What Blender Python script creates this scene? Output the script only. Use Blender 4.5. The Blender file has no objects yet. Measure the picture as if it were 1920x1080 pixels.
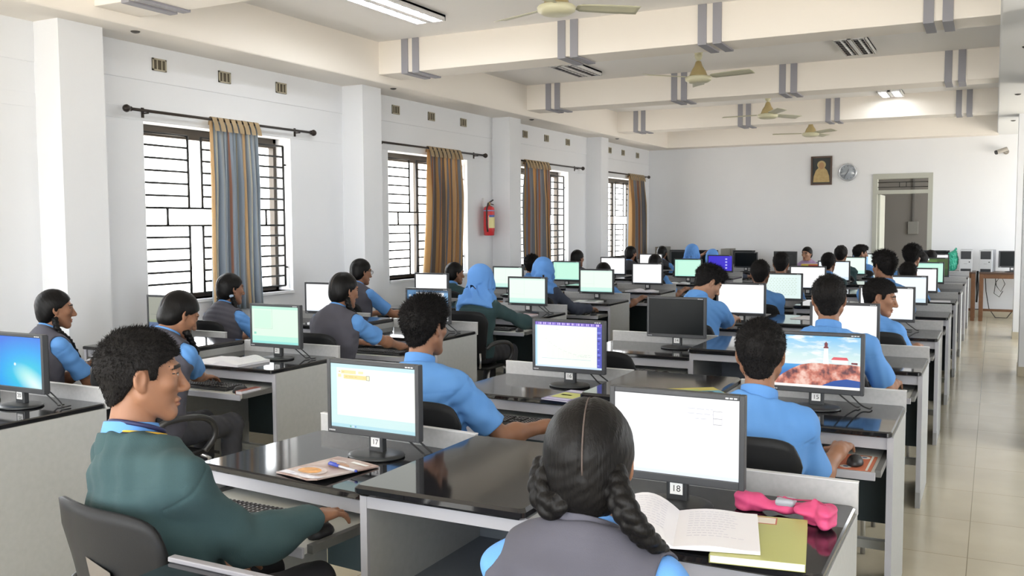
EXPOSURE = 1.38
SKY = 4.2
import bpy, bmesh, math, random
import numpy as np
from mathutils import Vector, Matrix, Euler
random.seed(7)
C = bpy.context.scene.collection
PI = math.pi
def R(d): return d*PI/180.0
# ------------------------------------------------------------------ materials
MATS = {}
def mat(name, col, rough=0.6, metal=0.0, emit=None, es=0.0, spec=0.5, bump=None, bscale=60.0, var=None, vscale=8.0, alpha=None, coat=0.0):
    if name in MATS: return MATS[name]
    m = bpy.data.materials.new(name); m.use_nodes = True
    nt = m.node_tree; b = nt.nodes['Principled BSDF']
    b.inputs['Base Color'].default_value = (*col, 1); b.inputs['Roughness'].default_value = rough
    b.inputs['Metallic'].default_value = metal; b.inputs['Specular IOR Level'].default_value = spec
    b.inputs['Coat Weight'].default_value = coat
    if emit is not None:
        b.inputs['Emission Color'].default_value = (*emit, 1); b.inputs['Emission Strength'].default_value = es
    tc = nt.nodes.new('ShaderNodeTexCoord')
    if var is not None:
        n = nt.nodes.new('ShaderNodeTexNoise'); n.inputs['Scale'].default_value = vscale; n.inputs['Detail'].default_value = 4
        r = nt.nodes.new('ShaderNodeValToRGB')
        r.color_ramp.elements[0].position = 0.3; r.color_ramp.elements[1].position = 0.7
        r.color_ramp.elements[0].color = (*col, 1); r.color_ramp.elements[1].color = (*var, 1)
        nt.links.new(tc.outputs['Object'], n.inputs['Vector']); nt.links.new(n.outputs['Fac'], r.inputs['Fac'])
        nt.links.new(r.outputs['Color'], b.inputs['Base Color'])
    if bump:
        n2 = nt.nodes.new('ShaderNodeTexNoise'); n2.inputs['Scale'].default_value = bscale; n2.inputs['Detail'].default_value = 3
        bp = nt.nodes.new('ShaderNodeBump'); bp.inputs['Strength'].default_value = bump; bp.inputs['Distance'].default_value = 0.004
        nt.links.new(tc.outputs['Object'], n2.inputs['Vector']); nt.links.new(n2.outputs['Fac'], bp.inputs['Height'])
        nt.links.new(bp.outputs['Normal'], b.inputs['Normal'])
    MATS[name] = m
    return m
def emat(name, col, s=1.0):
    if name in MATS: return MATS[name]
    m = bpy.data.materials.new(name); m.use_nodes = True; nt = m.node_tree; b = nt.nodes['Principled BSDF']
    b.inputs['Base Color'].default_value = (0.01, 0.01, 0.01, 1); b.inputs['Roughness'].default_value = 0.35
    b.inputs['Emission Color'].default_value = (*col, 1); b.inputs['Emission Strength'].default_value = s
    if s < 20: m.cycles.emission_sampling = 'NONE'
    MATS[name] = m
    return m
def srgb(r, g, b):
    f = lambda c: (c/255/12.92) if c/255 <= 0.04045 else ((c/255+0.055)/1.055)**2.4
    return (f(r), f(g), f(b))
# ------------------------------------------------------------------ mesh builder
class MB:
    def __init__(s): s.v = []; s.f = []; s.m = []; s.sm = []
    def add(s, vs, fs, m=0, smooth=False):
        b = len(s.v); s.v += [tuple(v) for v in vs]
        for f in fs: s.f.append(tuple(b+i for i in f)); s.m.append(m); s.sm.append(smooth)
        return s
    def box(s, a, c, m=0, bev=0.0, rot=None, about=None, seg=2):
        x0, y0, z0 = a; x1, y1, z1 = c
        bm = bmesh.new(); bmesh.ops.create_cube(bm, size=1.0)
        for v in bm.verts:
            v.co = Vector(((x0+x1)/2+v.co.x*(x1-x0), (y0+y1)/2+v.co.y*(y1-y0), (z0+z1)/2+v.co.z*(z1-z0)))
        if bev > 0: bmesh.ops.bevel(bm, geom=list(bm.edges), offset=bev, segments=seg, profile=0.5, affect='EDGES', clamp_overlap=True)
        if rot is not None:
            p = Vector(about) if about is not None else Vector(((x0+x1)/2, (y0+y1)/2, (z0+z1)/2))
            for v in bm.verts: v.co = rot @ (v.co-p) + p
        bm.verts.index_update()
        s.add([v.co[:] for v in bm.verts], [[v.index for v in f.verts] for f in bm.faces], m, False); bm.free(); return s
    def cyl(s, p0, p1, r0, r1=None, n=16, m=0, caps=True, smooth=True):
        r1 = r0 if r1 is None else r1
        p0 = Vector(p0); p1 = Vector(p1); d = (p1-p0).normalized(); u = d.orthogonal().normalized(); w = d.cross(u)
        vs = []
        for p, r in ((p0, r0), (p1, r1)):
            for i in range(n):
                a = 2*PI*i/n; vs.append(p+(u*math.cos(a)+w*math.sin(a))*r)
        s.add(vs, [(i, (i+1) % n, n+(i+1) % n, n+i) for i in range(n)], m, smooth)
        if caps:
            s.add(vs[:n], [tuple(range(n-1, -1, -1))], m); s.add(vs[n:], [tuple(range(n))], m)
        return s
    def tube(s, pts, r, n=8, m=0, closed=False):
        P = [Vector(p) for p in pts]; L = len(P); rr = r if isinstance(r, (list, tuple)) else [r]*L
        vs = []; up = None
        for i, p in enumerate(P):
            if closed: d = (P[(i+1) % L]-P[i-1])
            else: d = (P[min(i+1, L-1)]-P[max(i-1, 0)])
            d = d.normalized()
            if up is None: up = d.orthogonal().normalized()
            else:
                up = up-d*up.dot(d)
                up = d.orthogonal().normalized() if up.length < 1e-6 else up.normalized()
            w = d.cross(up)
            for k in range(n):
                a = 2*PI*k/n; vs.append(p+(up*math.cos(a)+w*math.sin(a))*rr[i])
        fs = []
        for i in range(L if closed else L-1):
            j = (i+1) % L
            for k in range(n): fs.append((i*n+k, i*n+(k+1) % n, j*n+(k+1) % n, j*n+k))
        if not closed: fs += [tuple(range(n-1, -1, -1)), tuple((L-1)*n+k for k in range(n))]
        return s.add(vs, fs, m, True)
    def lathe(s, prof, c=(0, 0, 0), n=24, m=0, smooth=True, axis='Z'):
        vs = []; fs = []
        for (r, z) in prof:
            for i in range(n):
                a = 2*PI*i/n; x, y = r*math.cos(a), r*math.sin(a)
                q = (x, y, z) if axis == 'Z' else ((x, z, y) if axis == 'Y' else (z, x, y))
                vs.append((c[0]+q[0], c[1]+q[1], c[2]+q[2]))
        for j in range(len(prof)-1):
            for i in range(n): fs.append((j*n+i, j*n+(i+1) % n, (j+1)*n+(i+1) % n, (j+1)*n+i))
        fs.append(tuple(range(n-1, -1, -1))); fs.append(tuple((len(prof)-1)*n+i for i in range(n)))
        return s.add(vs, fs, m, smooth)
    def prism(s, poly, z0, z1, m=0):
        n = len(poly); vs = [(x, y, z0) for x, y in poly]+[(x, y, z1) for x, y in poly]
        return s.add(vs, [tuple(range(n-1, -1, -1)), tuple(range(n, 2*n))]+[(i, (i+1) % n, n+(i+1) % n, n+i) for i in range(n)], m)
    def quad(s, a, b, c, d, m=0): return s.add([a, b, c, d], [(0, 1, 2, 3)], m)
    def grid(s, fn, nu, nv, m=0, smooth=True):
        vs = [fn(i/nu, j/nv) for j in range(nv+1) for i in range(nu+1)]
        return s.add(vs, [(j*(nu+1)+i, j*(nu+1)+i+1, (j+1)*(nu+1)+i+1, (j+1)*(nu+1)+i) for j in range(nv) for i in range(nu)], m, smooth)
    def xf(s, M):
        s.v = [tuple(M @ Vector(v)) for v in s.v]; return s
    def mesh(s, name, mats):
        me = bpy.data.meshes.new(name); me.from_pydata(s.v, [], s.f)
        for q in (mats if isinstance(mats, (list, tuple)) else [mats]): me.materials.append(q)
        me.polygons.foreach_set('material_index', s.m); me.polygons.foreach_set('use_smooth', s.sm); me.update()
        return me
    def build(s, name, mats, parent=None, loc=None, rot=None): return link(name, s.mesh(name, mats), parent, loc, rot)
def link(name, me, parent=None, loc=None, rot=None):
    o = bpy.data.objects.new(name, me); C.objects.link(o)
    if parent is not None: o.parent = parent
    if loc is not None: o.location = loc
    if rot is not None: o.rotation_euler = rot
    return o
def tag(o, label=None, cat=None, group=None, kind=None):
    for k, v in (('label', label), ('category', cat), ('group', group), ('kind', kind)):
        if v: o[k] = v
    return o
def thing(name, label, cat, loc=(0, 0, 0), rz=0.0, group=None):
    return tag(link(name, None, None, loc, (0, 0, rz)), label, cat, group)
def struct(name, mb, m, parent=None):
    o = mb.build(name, m, parent)
    if parent is None: o['kind'] = 'structure'
    return o
def rrect(x0, y0, x1, y1, r, n=5):
    out = []
    for cx, cy, a0 in ((x1-r, y1-r, 0), (x0+r, y1-r, 90), (x0+r, y0+r, 180), (x1-r, y0+r, 270)):
        for i in range(n+1):
            a = R(a0+90*i/n); out.append((cx+r*math.cos(a), cy+r*math.sin(a)))
    return out
def slab(mb, poly, z0, z1, e=0.004, m=0):
    """a flat plate with softened upper and lower edges"""
    cx = sum(p[0] for p in poly)/len(poly); cy = sum(p[1] for p in poly)/len(poly)
    def ins(d):
        o = []
        for x, y in poly:
            o.append((x-math.copysign(min(d, abs(x-cx)), x-cx), y-math.copysign(min(d, abs(y-cy)), y-cy)))
        return o
    n = len(poly); lv = [(e, z0), (0, z0+e), (0, z1-e), (e, z1)]
    vs = []
    for d, z in lv: vs += [(x, y, z) for x, y in ins(d)]
    fs = [tuple(range(n-1, -1, -1)), tuple(range(3*n, 4*n))]
    for k in range(3): fs += [(k*n+i, k*n+(i+1) % n, (k+1)*n+(i+1) % n, (k+1)*n+i) for i in range(n)]
    mb.add(vs, fs, m); return mb
def textmesh(body, size, name='text'):
    cu = bpy.data.curves.new(name, 'FONT'); cu.body = body; cu.size = size; cu.align_x = 'CENTER'; cu.align_y = 'CENTER'; cu.extrude = 0.0002
    o = bpy.data.objects.new(name, cu); C.objects.link(o)
    dg = bpy.context.evaluated_depsgraph_get(); me = bpy.data.meshes.new_from_object(o.evaluated_get(dg))
    bpy.data.objects.remove(o); bpy.data.curves.remove(cu)
    return me
def copy_tree(o, loc=None, rz=None, label=None, group=None):
    kids = [x for x in list(bpy.data.objects) if x.parent == o]
    c = o.copy(); C.objects.link(c)
    if loc is not None: c.location = loc
    if rz is not None: c.rotation_euler = (0, 0, rz)
    if label: c['label'] = label
    if group: c['group'] = group
    for k in kids:
        d = copy_tree(k); d.parent = c
    return c
# ------------------------------------------------------------------ camera
sc = bpy.context.scene
cam = bpy.data.cameras.new('camera'); co = bpy.data.objects.new('camera', cam); C.objects.link(co)
cr = Vector((0.88805275, 0.45970778, -0.00557311)); cu_ = Vector((-0.025785, 0.06190672, 0.99774881)); cw = Vector((-0.45901791, 0.88590988, -0.06683))
co.matrix_world = Matrix(((cr.x, cu_.x, -cw.x, 0), (cr.y, cu_.y, -cw.y, 0), (cr.z, cu_.z, -cw.z, 1.6), (0, 0, 0, 1)))
cam.sensor_width = 36; cam.lens = 1744.0/1920*36; cam.clip_start = 0.02; cam.clip_end = 200
sc.camera = co
sc.view_settings.view_transform = 'Standard'; sc.view_settings.look = 'None'; sc.view_settings.gamma = 1.0
sc.view_settings.use_curve_mapping = False; sc.view_settings.exposure = EXPOSURE
try:
    sc.cycles.use_denoising = True; sc.cycles.use_adaptive_sampling = True; sc.cycles.adaptive_threshold = 0.02; sc.cycles.max_bounces = 9; sc.cycles.diffuse_bounces = 5; sc.cycles.glossy_bounces = 3
    sc.cycles.transparent_max_bounces = 8; sc.cycles.sample_clamp_indirect = 6.0; sc.cycles.caustics_reflective = False; sc.cycles.caustics_refractive = False
except Exception: pass
# ------------------------------------------------------------------ world: bright hazy sky
w = bpy.data.worlds.new('sky'); sc.world = w; w.use_nodes = True; nt = w.node_tree
bg = nt.nodes['Background']; tc = nt.nodes.new('ShaderNodeTexCoord'); sp = nt.nodes.new('ShaderNodeSeparateXYZ'); rp = nt.nodes.new('ShaderNodeValToRGB')
mp = nt.nodes.new('ShaderNodeMapRange'); mp.inputs['From Min'].default_value = -1; mp.inputs['From Max'].default_value = 1
nt.links.new(tc.outputs['Generated'], sp.inputs[0]); nt.links.new(sp.outputs['Z'], mp.inputs['Value']); nt.links.new(mp.outputs['Result'], rp.inputs['Fac'])
e = rp.color_ramp.elements; e[0].position = 0.40; e[0].color = (1.0, 0.92, 0.80, 1); e[1].position = 0.56; e[1].color = (0.93, 0.97, 1.0, 1)
nt.links.new(rp.outputs['Color'], bg.inputs['Color']); bg.inputs['Strength'].default_value = SKY
def portal(x, y, z, sx, sz, rot):
    L = bpy.data.lights.new('window_portal', 'AREA'); L.shape = 'RECTANGLE'; L.size = sx; L.size_y = sz; L.cycles.is_portal = True
    o = bpy.data.objects.new('window_portal', L); C.objects.link(o); o.location = (x, y, z); o.rotation_euler = rot
# ------------------------------------------------------------------ surfaces
WALL = mat('white_wall_paint', (0.775, 0.79, 0.815), 0.75, var=(0.75, 0.768, 0.797), vscale=1.3, bump=0.05, bscale=90)
CEIL = mat('white_ceiling_paint', (0.90, 0.885, 0.865), 0.8)
BEAM = mat('cream_beam_paint', (0.86, 0.815, 0.75), 0.75)
STRIPE = mat('grey_stripe_paint', (0.30, 0.30, 0.335), 0.7)
def floor_mat():
    m = bpy.data.materials.new('polished_cream_tiles'); m.use_nodes = True; nt = m.node_tree; b = nt.nodes['Principled BSDF']
    tc = nt.nodes.new('ShaderNodeTexCoord'); mpn = nt.nodes.new('ShaderNodeMapping'); mpn.inputs['Location'].default_value = (0.075, 0.09, 0)
    br = nt.nodes.new('ShaderNodeTexBrick'); br.offset = 0.0; br.squash = 1.0
    br.inputs['Scale'].default_value = 1.0; br.inputs['Brick Width'].default_value = 0.62; br.inputs['Row Height'].default_value = 0.62
    br.inputs['Mortar Size'].default_value = 0.0022; br.inputs['Mortar Smooth'].default_value = 0.1; br.inputs['Bias'].default_value = 0
    br.inputs['Color1'].default_value = (0.56, 0.50, 0.38, 1); br.inputs['Color2'].default_value = (0.50, 0.45, 0.34, 1); br.inputs['Mortar'].default_value = (0.27, 0.23, 0.16, 1)
    n = nt.nodes.new('ShaderNodeTexNoise'); n.inputs['Scale'].default_value = 3.0; n.inputs['Detail'].default_value = 5
    mx = nt.nodes.new('ShaderNodeMixRGB'); mx.blend_type = 'MULTIPLY'; mx.inputs['Fac'].default_value = 0.25
    nt.links.new(tc.outputs['Object'], mpn.inputs['Vector']); nt.links.new(mpn.outputs['Vector'], br.inputs['Vector']); nt.links.new(tc.outputs['Object'], n.inputs['Vector'])
    nt.links.new(br.outputs['Color'], mx.inputs['Color1']); nt.links.new(n.outputs['Fac'], mx.inputs['Color2']); nt.links.new(mx.outputs['Color'], b.inputs['Base Color'])
    b.inputs['Roughness'].default_value = 0.16
    return m
FLOOR = floor_mat()
XW = -6.13; YF = 17.77; ZC = 3.48; XR_ = 2.6; YB = -3.2
struct('floor', MB().box((-6.5, YB-0.2, -0.2), (3.0, YF+3.4, 0.0)), FLOOR)
struct('ceiling', MB().box((-6.5, YB-0.2, ZC), (3.0, YF+3.4, ZC+0.2)), CEIL)
WINS = [(-1.40, 0.38), (1.97, 3.75), (5.37, 7.14), (8.79, 10.58), (12.05, 13.83), (15.42, 17.20)]
WZ0, WZ1 = 0.98, 2.46
wl = MB(); ys = YB-0.2
for (a, b) in WINS:
    wl.box((XW-0.25, ys, 0), (XW, a, ZC)); wl.box((XW-0.25, a, 0), (XW, b, WZ0)); wl.box((XW-0.25, a, WZ1), (XW, b, ZC)); ys = b
wl.box((XW-0.25, ys, 0), (XW, YF+0.15, ZC))
struct('wall_left', wl, WALL)
# far wall with doorway
DX0, DX1, DZ = -1.945, -0.967, 2.48
struct('wall_far', MB().box((-6.5, YF, 0), (DX0, YF+0.15, ZC)).box((DX1, YF, 0), (3.0, YF+0.15, ZC)).box((DX0, YF, DZ), (DX1, YF+0.15, ZC)), WALL)
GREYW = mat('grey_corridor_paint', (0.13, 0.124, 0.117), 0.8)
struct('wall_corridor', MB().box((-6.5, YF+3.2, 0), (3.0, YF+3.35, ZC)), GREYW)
# right side and rear walls (out of the frame) with window openings sized to light the room
rw = MB(); ys = YB-0.2
RW = [(-1.8, -0.2), (5.6, 7.2), (12.2, 14.5), (15.2, 17.5)]
for (a, b) in RW:
    rw.box((XR_, ys, 0), (XR_+0.25, a, ZC)); rw.box((XR_, a, 0), (XR_+0.25, b, 0.9)); rw.box((XR_, a, 2.5), (XR_+0.25, b, ZC)); ys = b
rw.box((XR_, ys, 0), (XR_+0.25, YF+0.15, ZC)); struct('wall_right', rw, WALL)
bw = MB(); xs = -6.5
BW = [(-5.9, -3.1), (-2.7, 0.1), (0.5, 2.4)]  # unseen rear openings, enlarged to let more daylight in
for (a, b) in BW:
    bw.box((xs, YB-0.25, 0), (a, YB, ZC)); bw.box((a, YB-0.25, 0), (b, YB, 0.5)); bw.box((a, YB-0.25, 3.0), (b, YB, ZC)); xs = b
bw.box((xs, YB-0.25, 0), (3.0, YB, ZC)); struct('wall_rear', bw, WALL)
for a, b in WINS: portal(XW-0.27, (a+b)/2, (WZ0+WZ1)/2, WZ1-WZ0, b-a, (0, R(-90), 0))
for a, b in RW: portal(XR_+0.27, (a+b)/2, 1.7, 1.6, b-a, (0, R(90), 0))
portal(3.0, YF+1.7, 1.75, 3.4, 3.0, (0, R(90), 0))
struct('wall_corridor_light_stop', MB().box((-3.4, YF+0.15, 0), (-3.25, YF+3.2, ZC)), GREYW)  # unseen wall added to shut out the bright open end
for a, b in BW: portal((a+b)/2, YB-0.27, 1.75, b-a, 2.5, (R(-90), 0, 0))
# pilasters
PIL = [(1.05, 1.42), (4.42, 4.79), (7.96, 8.29), (11.26, 11.60), (14.58, 14.90)]
XP = -5.86
for i, (a, b) in enumerate(PIL):
    struct('pilaster_column', MB().box((XW-0.01, a, 0), (XP, b, 3.08)), WALL)
# upper wall band, a little proud, and the lintel band
ub = MB()
for i in range(len(PIL)):
    y0 = PIL[i][1]; y1 = PIL[i+1][0] if i+1 < len(PIL) else YF
    ub.box((XW-0.02, y0, 2.785), (XW+0.008, y1, 3.075), bev=0.003)
struct('trim_1', ub, WALL)
lb = MB()
for i in range(len(PIL)):
    y0 = PIL[i][1]; y1 = PIL[i+1][0] if i+1 < len(PIL) else YF
    lb.box((XW-0.02, y0, 2.465), (XW+0.004, y1, 2.565), bev=0.0015)
struct('trim_2', lb, WALL)
# edge beams and cross beams
XE = -5.64
struct('beam_left', MB().box((XW-0.02, YB, 3.07), (XE, YF+0.01, ZC+0.01), bev=0.012), BEAM)
struct('beam_right', MB().box((0.0, YB, 3.08), (XR_+0.02, YF+0.01, ZC+0.01), bev=0.012), mat('pale_beam_paint', (0.74, 0.75, 0.75), 0.75))
struct('beam_far', MB().box((XE-0.02, 17.42, 3.07), (0.02, YF+0.01, ZC+0.01), bev=0.012), BEAM)
BY = [1.15, 4.55, 7.95, 11.35, 14.75]
SX = [(-5.355, -5.28), (-5.225, -5.15), (-3.625, -3.55), (-3.50, -3.425), (-2.305, -2.23), (-2.175, -2.10), (-0.53, -0.455), (-0.395, -0.32)]
for y in BY:
    b = struct('beam_cross', MB().box((XE-0.02, y, 3.15), (0.02, y+0.40, ZC+0.01), bev=0.006), BEAM)
    for x0, x1 in SX:
        MB().box((x0, y-0.014, 3.136), (x1, y+0.414, ZC+0.005)).build('stripe', STRIPE, b)
# columns beyond the aisle
SK = mat('cream_skirting', (0.50, 0.45, 0.34), 0.3)
for y0, y1 in ((7.4, 7.8), (11.0, 11.4), (14.5, 14.9)):
    c = struct('aisle_column', MB().box((0.26, y0, 0), (0.66, y1, 3.09)), WALL)
    MB().box((0.252, y0-0.008, 0), (0.668, y1+0.008, 0.1)).build('skirting', SK, c)
struct('baseboard_far', MB().box((-6.1, YF-0.012, 0), (DX0, YF+0.01, 0.12)).box((DX1, YF-0.012, 0), (XR_, YF+0.01, 0.12)), [SK])
struct('trim_3', MB().box((DX1, YF-0.014, 0.12), (XR_, YF+0.005, 0.135)), mat('dark_skirting_line', (0.06, 0.05, 0.05), 0.5))
struct('baseboard_left', MB().box((XW-0.01, 1.42, 0), (XW+0.012, YF, 0.12)), SK)
# doorway
FR = mat('grey_green_frame', (0.42, 0.43, 0.38), 0.5)
d = struct('door_1', MB().box((DX0, YF-0.02, 0), (DX0+0.075, YF+0.17, DZ)).box((DX1-0.075, YF-0.02, 0), (DX1, YF+0.17, DZ))
           .box((DX0+0.075, YF-0.02, DZ-0.09), (DX1-0.075, YF+0.17, DZ)).box((DX0+0.075, YF-0.02, 2.125), (DX1-0.075, YF+0.17, 2.19)), FR)
DK = mat('black_iron', (0.03, 0.03, 0.03), 0.45, 0.5)
g = MB(); gx0, gx1 = DX0+0.075, DX1-0.075
for z in (2.245, 2.33): g.tube([(gx0, YF+0.06, z), (gx1, YF+0.06, z)], 0.006)
for x in (gx0+0.36, gx0+0.47): g.tube([(x, YF+0.06, 2.245), (x, YF+0.06, 2.33)], 0.006)
g.build('transom_grille', DK, d)
MB().box((DX0+0.075, YF+0.12, 0.02), (DX0+0.115, YF+0.95, 2.12), bev=0.004).build('door_leaf', FR, d)
# conduit and switch board on the corridor wall
cx = -1.42
sw = thing('switch_board', 'grey switch board with conduit on the corridor wall beyond the doorway', 'switch', (-1.5, YF+3.2, 1.5))
MB().box((-0.10, -0.035, -0.12), (0.10, 0, 0.14), bev=0.006).build('box_body', mat('light_grey_plastic', (0.14, 0.14, 0.13), 0.5), sw)
MB().box((-0.02, -0.03, 0.14), (0.02, 0, 1.9)).build('conduit', mat('corridor_conduit', (0.08, 0.078, 0.075), 0.5), sw)
# ------------------------------------------------------------------ windows
FRAME = mat('dark_window_frame', (0.055, 0.042, 0.03), 0.5)
def glass_mat():
    m = bpy.data.materials.new('window_glass'); m.use_nodes = True; nt = m.node_tree; nt.nodes.remove(nt.nodes['Principled BSDF'])
    t = nt.nodes.new('ShaderNodeBsdfTransparent'); gl = nt.nodes.new('ShaderNodeBsdfGlossy'); gl.inputs['Roughness'].default_value = 0.02; mx = nt.nodes.new('ShaderNodeMixShader'); mx.inputs[0].default_value = 0.05
    nt.links.new(t.outputs[0], mx.inputs[1]); nt.links.new(gl.outputs[0], mx.inputs[2]); nt.links.new(mx.outputs[0], nt.nodes['Material Output'].inputs['Surface']); return m
GLASS = glass_mat()
ROD = mat('dark_brown_rod', (0.03, 0.022, 0.018), 0.35, 0.3)
def window(i, a, b):
    xo = XW-0.215; W = b-a
    f = MB(); t = 0.04; mu = (a+b)/2+(0.10 if i == 3 else 0)
    f.box((xo-0.03, a, WZ0), (xo+0.03, a+t, WZ1)).box((xo-0.03, b-t, WZ0), (xo+0.03, b, WZ1)).box((xo-0.03, a, WZ1-t), (xo+0.03, b, WZ1)).box((xo-0.03, a, WZ0), (xo+0.03, b, WZ0+t))
    f.box((xo-0.025, mu-0.022, WZ0+t), (xo+0.025, mu+0.022, WZ1-t)); f.box((xo-0.03, a+t, WZ1-t-0.05), (xo+0.03, b-t, WZ1-t))
    o = struct('window_%d' % i, f, FRAME)
    MB().box((xo-0.004, a+t, WZ0+t), (xo+0.004, mu-0.022, WZ1-t)).build('pane', GLASS, o)
    MB().box((xo-0.004, mu+0.022, WZ0+t), (xo+0.004, b-t, WZ1-t)).build('pane', GLASS, o)
    MB().box((XW-0.25, a-0.0, WZ0-0.03), (XW+0.02, b+0.0, WZ0), bev=0.004).build('sill', WALL, o)
    g = MB(); xg = XW-0.07; r = 0.010; m0 = 0.03
    A, B = a+m0, b-m0; Y = lambda q: A+(B-A)*q; z0, z1 = WZ0+0.045, WZ1-0.075; zm0, zm1 = z0+(z1-z0)*0.435, z0+(z1-z0)*0.545
    H = lambda q0, q1, z: g.tube([(xg, Y(q0), z), (xg, Y(q1), z)], r, 6)
    V = lambda q, za, zb: g.tube([(xg, Y(q), za), (xg, Y(q), zb)], r*1.1, 6)
    V(0, z0, z1); V(1, z0, z1)
    for za, zb in ((z0, zm0), (zm1, z1)):
        for q in (0.29, 0.38, 0.62, 0.71): V(q, za, zb)
        for k in range(0, 7):
            z = za+(zb-za)*k/6
            for q0, q1 in ((0, 0.29), (0.38, 0.62), (0.71, 1)): H(q0, q1, z)
    H(0, 1, zm0); H(0, 1, zm1); V(0.15, zm0, zm1); V(0.85, zm0, zm1)
    for z in (z0+0.18, z1-0.18):
        g.tube([(xg, a, z), (xg, A, z)], r, 6); g.tube([(xg, B, z), (xg, b, z)], r, 6)
    g.build('grille', DK, o)
for i, (a, b) in enumerate(WINS): window(i+1, a, b)
# trees outside, washed out by the light
LEAF = mat('outdoor_leaves', (0.30, 0.42, 0.22), 0.7)
def cloth_mat(seed, warm):
    m = bpy.data.materials.new('striped_curtain_cloth'); m.use_nodes = True; nt = m.node_tree; b = nt.nodes['Principled BSDF']
    uv = nt.nodes.new('ShaderNodeUVMap'); sp = nt.nodes.new('ShaderNodeSeparateXYZ'); rp = nt.nodes.new('ShaderNodeValToRGB'); rp.color_ramp.interpolation = 'CONSTANT'
    mth = nt.nodes.new('ShaderNodeMath'); mth.operation = 'FRACT'
    nt.links.new(uv.outputs[0], sp.inputs[0]); nt.links.new(sp.outputs['X'], mth.inputs[0]); nt.links.new(mth.outputs[0], rp.inputs['Fac'])
    cols = [(0.46, 0.29, 0.13), (0.25, 0.27, 0.30), (0.54, 0.40, 0.24), (0.22, 0.24, 0.28), (0.36, 0.20, 0.12), (0.30, 0.31, 0.33), (0.48, 0.32, 0.17), (0.20, 0.17, 0.15)] if warm else \
           [(0.56, 0.43, 0.27), (0.33, 0.38, 0.43), (0.38, 0.43, 0.48), (0.52, 0.50, 0.42), (0.34, 0.39, 0.45), (0.46, 0.26, 0.19), (0.36, 0.41, 0.47), (0.40, 0.42, 0.43)]
    ps = [0, .14, .30, .40, .50, .56, .74, .92] if warm else [0, .12, .30, .42, .50, .66, .70, .88]
    el = rp.color_ramp.elements
    while len(el) < 8: el.new(0.5)
    for k in range(8): el[k].position = ps[k]; el[k].color = (*cols[k], 1)
    tr = nt.nodes.new('ShaderNodeBsdfTranslucent'); mx = nt.nodes.new('ShaderNodeMixShader'); mx.inputs[0].default_value = 0.5
    nt.links.new(rp.outputs['Color'], b.inputs['Base Color']); nt.links.new(rp.outputs['Color'], tr.inputs['Color']); b.inputs['Roughness'].default_value = 0.9
    nt.links.new(b.outputs[0], mx.inputs[1]); nt.links.new(tr.outputs[0], mx.inputs[2]); nt.links.new(mx.outputs[0], nt.nodes['Material Output'].inputs['Surface'])
    return m
CW = cloth_mat(1, True); CB = cloth_mat(2, False)
HEAD = mat('curtain_heading', (0.36, 0.27, 0.16), 0.9)
def curtain(y0, y1, z0, m, label, seed, flare=0.06, nf=9):
    rnd = random.Random(seed); ph = [rnd.uniform(0, 6.28) for _ in range(6)]; fr = [nf*rnd.uniform(0.85, 1.2) for _ in range(3)]
    zt = 2.519; x0 = XW+0.075
    t = thing('curtain', label, 'curtain', (x0, (y0+y1)/2, z0))
    W = y1-y0
    def fn(u, v):
        z = (zt-z0)*(1-v); sway = v*v*flare
        k = 2*PI*u
        amp = 0.012+0.034*min(1, v*3)
        dx = amp*(math.sin(k*fr[0]+ph[0])+0.45*math.sin(k*fr[1]*0.53+ph[1]+v*1.5))
        yy = (u-0.5)*W*(1+0.10*v)+0.014*math.sin(k*fr[0]+ph[2])-sway*(0.5+0.5*math.sin(ph[3]))+0.02*math.sin(v*3+ph[4])*v
        return (dx, yy, z)
    mb = MB().grid(fn, 150, 26); me = mb.mesh('cloth', m)
    uvl = me.uv_layers.new(name='UVMap')
    co_ = [0.0]*(len(me.loops)*2)
    for li, l in enumerate(me.loops):
        vi = l.vertex_index; i = vi % 151; j = vi//151
        co_[2*li] = i/150*4.6; co_[2*li+1] = j/26
    uvl.data.foreach_set('uv', co_)
    o = link('cloth', me, t)
    so = o.modifiers.new('thick', 'SOLIDIFY'); so.thickness = 0.003
    n = 8; hb = MB()
    for k in range(n):
        yy = (-0.5+(k+0.5)/n)*W
        P = []
        for q in range(13):
            a = PI*q/12; P.append((0.024*math.cos(a)-0.005, 2.535-z0+0.024*math.sin(a)))
        P = [(0.052, -0.085+zt-z0), (0.040, -0.03+zt-z0)]+P+[(-0.034, -0.03+zt-z0)]
        vs = [(x, yy-W/n*0.36, z) for x, z in P]+[(x, yy+W/n*0.36, z) for x, z in P]; L = len(P)
        hb.add(vs, [(i, i+1, L+i+1, L+i) for i in range(L-1)], 0, True)
    hb.build('heading_loop', HEAD, t)
def rod(y0, y1, label):
    t = thing('curtain_rod', label, 'curtain rod', (XW+0.07, (y0+y1)/2, 2.535)); h = (y1-y0)/2
    MB().tube([(0, -h, 0), (0, h, 0)], 0.012, 12).build('pole', ROD, t)
    for s in (-1, 1):
        MB().lathe([(0.012, 0), (0.02, 0.006), (0.014, 0.016), (0.026, 0.03), (0.032, 0.048), (0.026, 0.066), (0.012, 0.078), (0.002, 0.084)], n=14, axis='Y').xf(Matrix.Translation((0, s*h, 0)) @ Matrix.Diagonal((1, s, 1, 1))).build('finial', ROD, t)
        q = s*(h-0.16)
        MB().box((-0.07, q-0.012, -0.05), (-0.058, q+0.012, 0.03)).box((-0.06, q-0.006, -0.022), (0.004, q+0.006, -0.012)).build('bracket', ROD, t)
wn = ['nearest window', 'second window', 'third window', 'farthest window']
RODS = [(5.20, 7.36), (8.42, 10.90), (11.82, 14.22), (15.2, 17.52)]
for k, (a, b) in enumerate(RODS): rod(a, b, 'dark brown curtain rod with round finials above the '+wn[k])
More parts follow.
